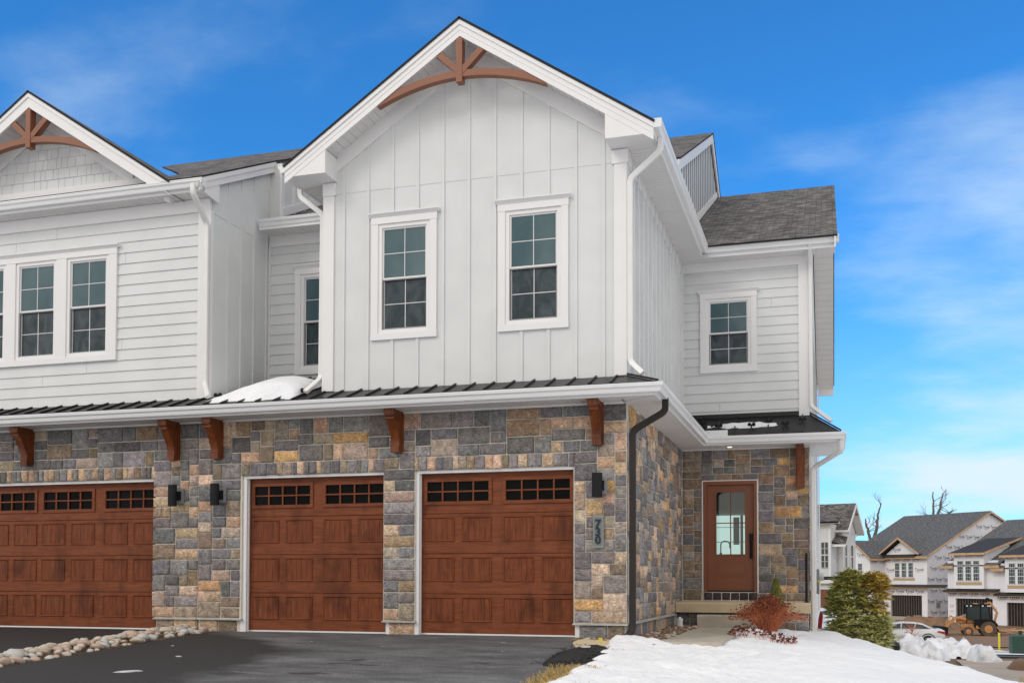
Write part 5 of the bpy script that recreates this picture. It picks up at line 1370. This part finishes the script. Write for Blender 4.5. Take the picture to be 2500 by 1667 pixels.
dslab(F,[(-7,-.35,6.98),(.45,-.35,6.98),(.45,1.65,8.68),(-7,1.65,8.68)],mat='shingle'); dslab(F,[(-7,3.7,6.98),(.45,3.7,6.98),(.45,1.65,8.68),(-7,1.65,8.68)],mat='shingle')
mb=MB()
for s_ in(-1,1):
    e=1.65+s_*2.0; mb.prism([(e,6.78),(e,6.98),(1.65,8.68),(1.65,8.42)],'X',.42,.47)
    mb.prism([(e,6.8),(e,6.83),(1.65,8.5),(1.65,8.47)],'X',0,.42)
mb.box(-7,.45,-.45,-.35,6.85,6.98); mb.box(.05,.45,-.35,-.05,6.75,6.85)
mb.box(-7,.2,-1.85,-1.5,7.3,7.42); lw(F,mb,'fascia','trim')
dslab(F,[(-7,-1.9,7.43),(.25,-1.9,7.43),(-.7,0,8.1),(-7,0,8.1)],mat='shingle'); dslab(F,[(-.33,-1.2,6.3),(.45,-1.2,6.1),(.3,-.0,6.6),(-.33,0,6.75)],mat='shingle')
mb=MB(); mb.box(-.33,.48,-1.25,-1.18,5.98,6.12); mb.tube([(.2,-1.15,6.0),(.1,-.6,5.7),(-.3,-.1,5.3)],.04,6); lw(F,mb,'gutter','gutter')
for a in (-.86,-.64):
    dwin(F,a,a+.2,4.75,6.25,-1.5)
def dwx(par,y0,y1,z0,z1):
    mb=MB(); f=.06; mb.box(0,.06,y0-f,y1+f,z0-.1,z0); mb.box(0,.06,y0-f,y1+f,z1,z1+.12); mb.box(0,.06,y0-f,y0,z0,z1); mb.box(0,.06,y1,y1+f,z0,z1); mb.box(0,.05,y0,y1,(z0+z1)/2-.03,(z0+z1)/2+.03); w_=lw(par,mb,'window','trim'); g_=MB(); g_.box(.01,.03,y0,y1,z0,z1); lw(w_,g_,'pane','glassdark')
dwx(F,.45,.95,4.75,6.15); dwx(F,1.95,2.5,4.75,6.15)
mb=MB(); mb.tube([(.44,1.25,8.0),(.44,1.65,8.15),(.44,2.05,8.0)],.05,6); mb.tube([(.44,1.65,7.95),(.44,1.65,8.35)],.05,6); lw(F,mb,'gable_truss','truss')
mb=MB(); mb.box(-4,.5,-1.6,-.6,4.05,4.25); lw(F,mb,'pent_roof','blackmetal'); mb=MB(); mb.box(-4,.5,-1.7,-.6,3.85,4.05); lw(F,mb,'gutter','gutter')
mb=MB(); mb.box(-1.0,-.3,-1.52,-1.5,1.3,3.5); lw(F,mb,'front_door','door'); mb=MB(); mb.box(-4,-1.1,-1.53,-1.5,0,3.7); lw(F,mb,'stone_wall','rockp')
# ================================================================= vehicles
def car(name,label,x,y,z,rot,paint,L_=4.8,H_=1.45,W_=1.84):
    t=thing(name,label,'car',(x,y,z),rot)
    # side profile (x forward +), lower body
    body=[(-2.35,.35),(-2.42,.6),(-2.38,.92),(-2.2,1.02),(-1.75,1.05),(-1.0,1.0),(.9,.98),(1.5,.9),(2.1,.78),(2.35,.62),(2.4,.4),(2.3,.28),(-2.2,.28)]
    roof=[(-1.9,1.03),(-1.15,1.36),(-.6,1.45),(.1,1.46),(.55,1.38),(1.35,.97),(.9,.9),(-1.5,.95)]
    def loft(prof,widths,name_,mat,hw):
        mb=MB(); n=len(prof); rows=[]
        for s_,wk in widths:
            rows.append([(px_*(1-.012*abs(s_)*0) , s_*hw, pz_) for px_,pz_ in prof])
        return mb
    mb=MB(); n=len(body); secs=[(-1,.985,.0),(-.97,1.0,.0),(-.86,1,.03),(.86,1,.03),(.97,1.0,.0),(1,.985,.0)]
    vs=[];fs=[]
    for (s_,k,up) in secs:
        for (a,b) in body: vs.append((a*k*(1 if abs(s_)<.9 else .985),s_*W_/2*(1 if b<.8 else .97),b+(up if b>.7 else 0)))
    m_=len(secs)
    for j in range(m_-1):
        for i in range(n): fs.append((j*n+i,j*n+(i+1)%n,(j+1)*n+(i+1)%n,(j+1)*n+i))
    fs+=[tuple(range(n)),tuple(range((m_-1)*n,m_*n))[::-1]]; mb.add(vs,fs); lw(t,mb,'body',paint,True)
    mb=MB(); n=len(roof); vs=[];fs=[]; secs=[-1,-.94,.94,1]
    for s_ in secs:
        for (a,b) in roof:
            f=(b-.9)/.56; hw=W_/2*(.96-.2*f)*abs(s_); vs.append((a,(1 if s_>0 else -1)*hw,b-(.02 if abs(s_)==1 and b>1.3 else 0)))
    for j in range(3):
        for i in range(n): fs.append((j*n+i,j*n+(i+1)%n,(j+1)*n+(i+1)%n,(j+1)*n+i))
    fs+=[tuple(range(n)),tuple(range(3*n,4*n))[::-1]]; mb.add(vs,fs); lw(t,mb,'cabin',paint,True)
    for s_ in(-1,1):
        g_=MB()
        for poly in ([(-1.55,1.06),(-1.1,1.3),(-.75,1.36),(-.62,1.07)],[(-.55,1.07),(-.68,1.37),(.08,1.39),(.12,1.06)],[(.2,1.06),(.16,1.38),(.5,1.31),(1.1,1.03)]):
            vs=[]
            for q in (0,.012):
                for a,b in poly:
                    f=(b-.9)/.56; vs.append((a,s_*(W_/2*(.96-.2*f)+.004+q),b))
            k=len(poly); g_.add(vs,[tuple(range(k)),tuple(range(k,2*k))[::-1]]+[(i,(i+1)%k,k+(i+1)%k,k+i) for i in range(k)])
        lw(t,g_,'side_glass','glassdark')
    g_=MB(); g_.add([(-1.93,-.78,1.06),(-1.93,.78,1.06),(-1.2,.68,1.37),(-1.2,-.68,1.37)],[(0,1,2,3)]); lw(t,g_,'rear_glass','glassdark')
    g_=MB(); g_.add([(1.36,-.78,1.0),(1.36,.78,1.0),(.62,.66,1.39),(.62,-.66,1.39)],[(0,1,2,3)]); lw(t,g_,'windscreen','glassdark')
    for cx in(-1.42,1.42):
        for s_ in(-1,1):
            mb=MB(); mb.cyl((cx,s_*(W_/2-.1),.33),'Y',.33,.22,20); w_=lw(t,mb,'wheel','tyre'); mb=MB(); mb.cyl((cx,s_*(W_/2+.015),.33),'Y',.21,.02,15); lw(w_,mb,'rim','grey')
            mb=MB(); mb.tube([(cx+.4*math.cos(q*math.pi/10),s_*(W_/2-.005),.36+.4*math.sin(q*math.pi/10)) for q in range(11)],.03,5); lw(t,mb,'wheel_arch','tyre')
    for s_ in(-1,1):
        mb=MB(); mb.prism([(-2.43,.72),(-1.95,.86),(-1.98,.95),(-2.4,.9)],'Y',s_*W_/2*.72,s_*(W_/2+.006)*.99); lw(t,mb,'tail_light','red')
        mb=MB(); mb.prism([(2.40,.58),(1.95,.74),(2.0,.8),(2.36,.7)],'Y',s_*W_/2*.6,s_*(W_/2)*.99); lw(t,mb,'headlight','pvc')
        mb=MB(); mb.box(.9,1.05,s_*W_/2*1.0,s_*(W_/2+.16),.98,1.1); lw(t,mb,'wing_mirror',paint)
    for z_,a in ((.72,0),):
        for s_ in(-1,1):
            mb=MB(); mb.box(-.2,-.05,s_*(W_/2-.01),s_*(W_/2+.015),.84,.87); mb.box(.75,.9,s_*(W_/2-.01),s_*(W_/2+.015),.84,.87); lw(t,mb,'door_handle','grey')
    return t
car('parked_car','white sedan parked on the muddy street beside the backhoe',9.3,56,-3.22,R(180),'carwhite')
car('parked_car','black car nose poking out from behind the evergreen bush',5.05,28,-2.1,R(0),'carblack')
# backhoe
B=thing('backhoe_loader','orange backhoe loader with dark glazed cab parked in front of the half-built houses','backhoe',(16.3,80,-3.72))
def bl_(mb,name,mat,sm=False): return lw(B,mb,name,mat,sm)
def hoewheel(x,y,r_w,w_,name='wheel'):
    mb=MB(); mb.cyl((x,y,r_w),'Y',r_w,w_,26)
    for k in range(20):
        a=2*math.pi*k/20; c,s_=math.cos(a),math.sin(a); p=Vector((x+c*r_w,y,r_w+s_*r_w)); mb.tube([p+Vector((0,-w_/2,0)),p+Vector((-s_*.05,w_/2,c*.05))],.03,4)
    o=bl_(mb,name,'mudtyre'); mb=MB(); mb.cyl((x,y,r_w),'Y',r_w*.52,w_+.05,18); mb.cyl((x,y,r_w),'Y',r_w*.2,w_+.12,12); lw(o,mb,'rim','orange')
for y in(-.85,.85): hoewheel(1.0,y,.60,.42); hoewheel(-.52,y,.37,.3)
mb=MB(); mb.prism([(-1.35,1.45),(-.15,1.95),(-.05,1.95),(-.05,1.1),(-1.3,1.05)],'Y',-.42,.42); bl_(mb,'hood','orange')
mb=MB(); mb.prism([(-1.3,1.5),(-.6,1.78),(-.2,1.99),(-.2,1.95),(-1.3,1.44)],'Y',-.36,.36); bl_(mb,'hood_top','grey')
mb=MB(); mb.box(-1.0,1.6,-.4,.4,.45,1.0); mb.box(.1,.85,-.75,-.45,.62,.85); mb.box(.1,.85,.45,.75,.62,.85); bl_(mb,'chassis','orange')
mb=MB()
for x in(-.62,.45,1.05):
    for y in(-.68,.68): mb.tube([(x if x<1 else 1.25,y,1.0),(x,y,2.55)],.045,4)
mb.box(-.75,1.2,-.78,.78,2.53,2.62); mb.box(-.05,1.35,-.7,.7,.75,1.3); bl_(mb,'cab_frame','black')
mb=MB(); mb.prism([(-.6,1.35),(1.25,1.35),(1.04,2.53),(-.6,2.53)],'Y',-.66,.66); bl_(mb,'cab_glass','glassdark')
mb=MB(); mb.box(0,.3,-.6,.6,2.62,2.68); bl_(mb,'roof_beacon','orange')
for x in(-.65,-.35,.55,.95,1.1):
    mb=MB(); mb.box(x,x+.12,-.79,-.7,2.42,2.53); bl_(mb,'work_lamp','pvc')
mb=MB()
for y in(-.75,.75): mb.tube([(1.0+.72*math.cos(R(q)),y,.62+.72*math.sin(R(q))) for q in range(10,171,20)],.1,5)
bl_(mb,'fender','black')
mb=MB()
for y in(-.62,.62):
    mb.tube([(-.6,y,1.35),(-1.3,y,1.5),(-2.0,y,.95),(-2.2,y,.55)],.09,4,sq=True); mb.tube([(-.9,y,.75),(-1.6,y,1.15)],.05,6); mb.tube([(-1.45,y*.8,1.3),(-1.75,y*.8,1.65),(-2.15,y*.8,.95)],.05,6)
mb.box(-1.5,-1.35,-.62,.62,1.3,1.45); bl_(mb,'loader_arm','orange')
mb=MB(); P=[(-2.15,.15),(-2.2,.75),(-2.35,.78),(-2.9,.62),(-2.95,.58),(-2.4,.1)]; mb.prism([(-2.1,.1),(-2.05,.7),(-3.1,.78),(-3.12,.7),(-2.75,.12)],'Y',-1.05,1.05); bl_(mb,'bucket','black')
mb=MB(); mb.tube([(1.5,0,.9),(1.8,0,1.9),(1.25,0,2.75)],.1,4,sq=True); mb.tube([(1.25,0,2.75),(.85,0,2.65)],.08,4,sq=True); mb.box(1.5,1.75,-.9,.9,.4,.8); bl_(mb,'boom','orange')
mb=MB(); mb.tube([(.9,0,2.75),(1.0,0,3.05),(1.2,0,3.0)],.13,6); mb.tube([(1.6,-.9,.7),(1.9,-1.2,.1)],.06,5); mb.tube([(1.6,.9,.7),(1.9,1.2,.1)],.06,5); bl_(mb,'dipper','black')
# lumber and pallets beside it
mb=MB(); r=random.Random(41)
for k in range(26):
    x=18.2+r.uniform(0,3.0); y=81+r.uniform(-1,1.5); a=r.uniform(-.3,.3); l=r.uniform(.8,1.6); mb.tube([(x-l/2,y,-3.65+r.uniform(0,.45)),(x+l/2,y+a,-3.62+r.uniform(0,.5))],.035,4)
tag(mb.build('scrap_lumber','lumber'),'heap of scrap boards on the mud right of the backhoe','lumber',kind='stuff')
for k,(x,z,mt_) in enumerate(((19.5,-3.45,'green'),(20.6,-3.45,'green'))):
    mb=MB(); mb.cyl((x,78,z),'Z',.14,.55,12); tag(mb.build('drum','green'),['left small green drum on the mud right of the backhoe','right small green drum on the mud right of the backhoe'][k],'drum')
mb=MB(); mb.box(20.1,21.6,77.8,78.6,-3.0,-2.85); mb.tube([(20.2,78,-3.7),(20.2,78,-3)],.04,5); mb.tube([(21.5,78,-3.7),(21.5,78,-3)],.04,5); mb.cyl((20.4,78.2,-2.6),'Z',.2,.4,12); tag(mb.build('work_table','printblue'),'blue work table with a tub at the right edge near the lumber','table')
mb=MB(); mb.cyl((14.03,50,-2.75),'Z',.06,1.3,12); tag(mb.build('marker_post','yellow'),'bright yellow marker post standing in the snow','post')
mb=MB(); mb.box(13.2,14.4,40,41,-2.95,-1.79); bx_=mb.build('utility_cabinet','green'); tag(bx_,'dark green utility cabinet at the right edge of the street','utility box')
b_=bx_.modifiers.new('b','BEVEL'); b_.width=.04; b_.segments=2
# ploughed snow heaps, verges
def heap(label,cx,cy,rx,ry,h,seed):
    mb=MB(); n=34; m_=12; vs=[];fs=[]
    for j in range(m_+1):
        for i in range(n+1):
            x=cx+rx*(2*i/n-1)*1.1; y=cy+ry*(2*j/m_-1)*1.1; d=((x-cx)/rx)**2+((y-cy)/ry)**2+.45*fbm(x*1.6,y*1.6,seed)
            z=gz(x,y)-.05+(h*max(0,1-d)**.6*(1+.35*fbm(x*3,y*3,seed+2)) if d<1 else -.1); vs.append((x,y,z))
    for j in range(m_):
        for i in range(n): fs.append((j*(n+1)+i,j*(n+1)+i+1,(j+1)*(n+1)+i+1,(j+1)*(n+1)+i))
    mb.add(vs,fs); tag(mb.build('snow_heap','snowd',smooth=True),label,'snow','ploughed snow heaps by the street')
heap('dirty ploughed snow heap nearest the black car nose',7.95,28.6,1.3,2.2,.8,1)
heap('long ploughed snow heap in front of the white sedan',9.5,33,1.9,2.4,.75,2)
heap('small white snow heap on the tan pavement corner',10.35,27.5,.62,1.0,.62,3)
heap('low snow heap behind the evergreen bush',6.6,33,1.6,2,.7,4)
struct(sheet('snow_verge',[(8,37.5),(30,36.5),(32,42),(8,43)],'snowd',.07)); struct(sheet('snow_verge',[(9,46),(14,45),(14,49.5),(9,52)],'snowd',.07))
struct(sheet('dirt',[(10.2,18.5),(12,19.5),(12.5,21.5),(10.5,20.5)],'grass',.05)); struct(sheet('snow_verge',[(9.6,17.2),(13,17.8),(13,19),(9.9,18.4)],'snowd',.06))
tag(blob('dirt_heap',11.6,24,1.2,1.2,.32,'dirt',5,gz),'low brown dirt heap at the right edge of the pavement','dirt')
tag(blob('dirt_heap',13.0,87,2.6,3,1.0,'dirt',8,gz),'reddish dirt heap below the open garage of the half-built house','dirt')

r=random.Random(77)
for k,(x,y,s_) in enumerate([(-3.05,-3.2,.05),(-2.75,-4.6,.09),(-.9,-1.6,.02),(-3.9,-2.1,.03),(.6,-.9,.02),(.9,-1.9,.018),(-2.2,-1.2,.02)]):
    o=bpy.data.objects.new('ice_chip',vr[2]); C.objects.link(o); o.scale=(s_*1.6,s_*.8,s_*.35); o.location=(x,y,.05*y-.005); o.rotation_euler=(0,0,r.uniform(0,3)); o.data=o.data.copy(); o.data.materials[0]=M['snow']; tag(o,'small white ice chip lying on the black asphalt driveway','ice','ice chips on the driveway')
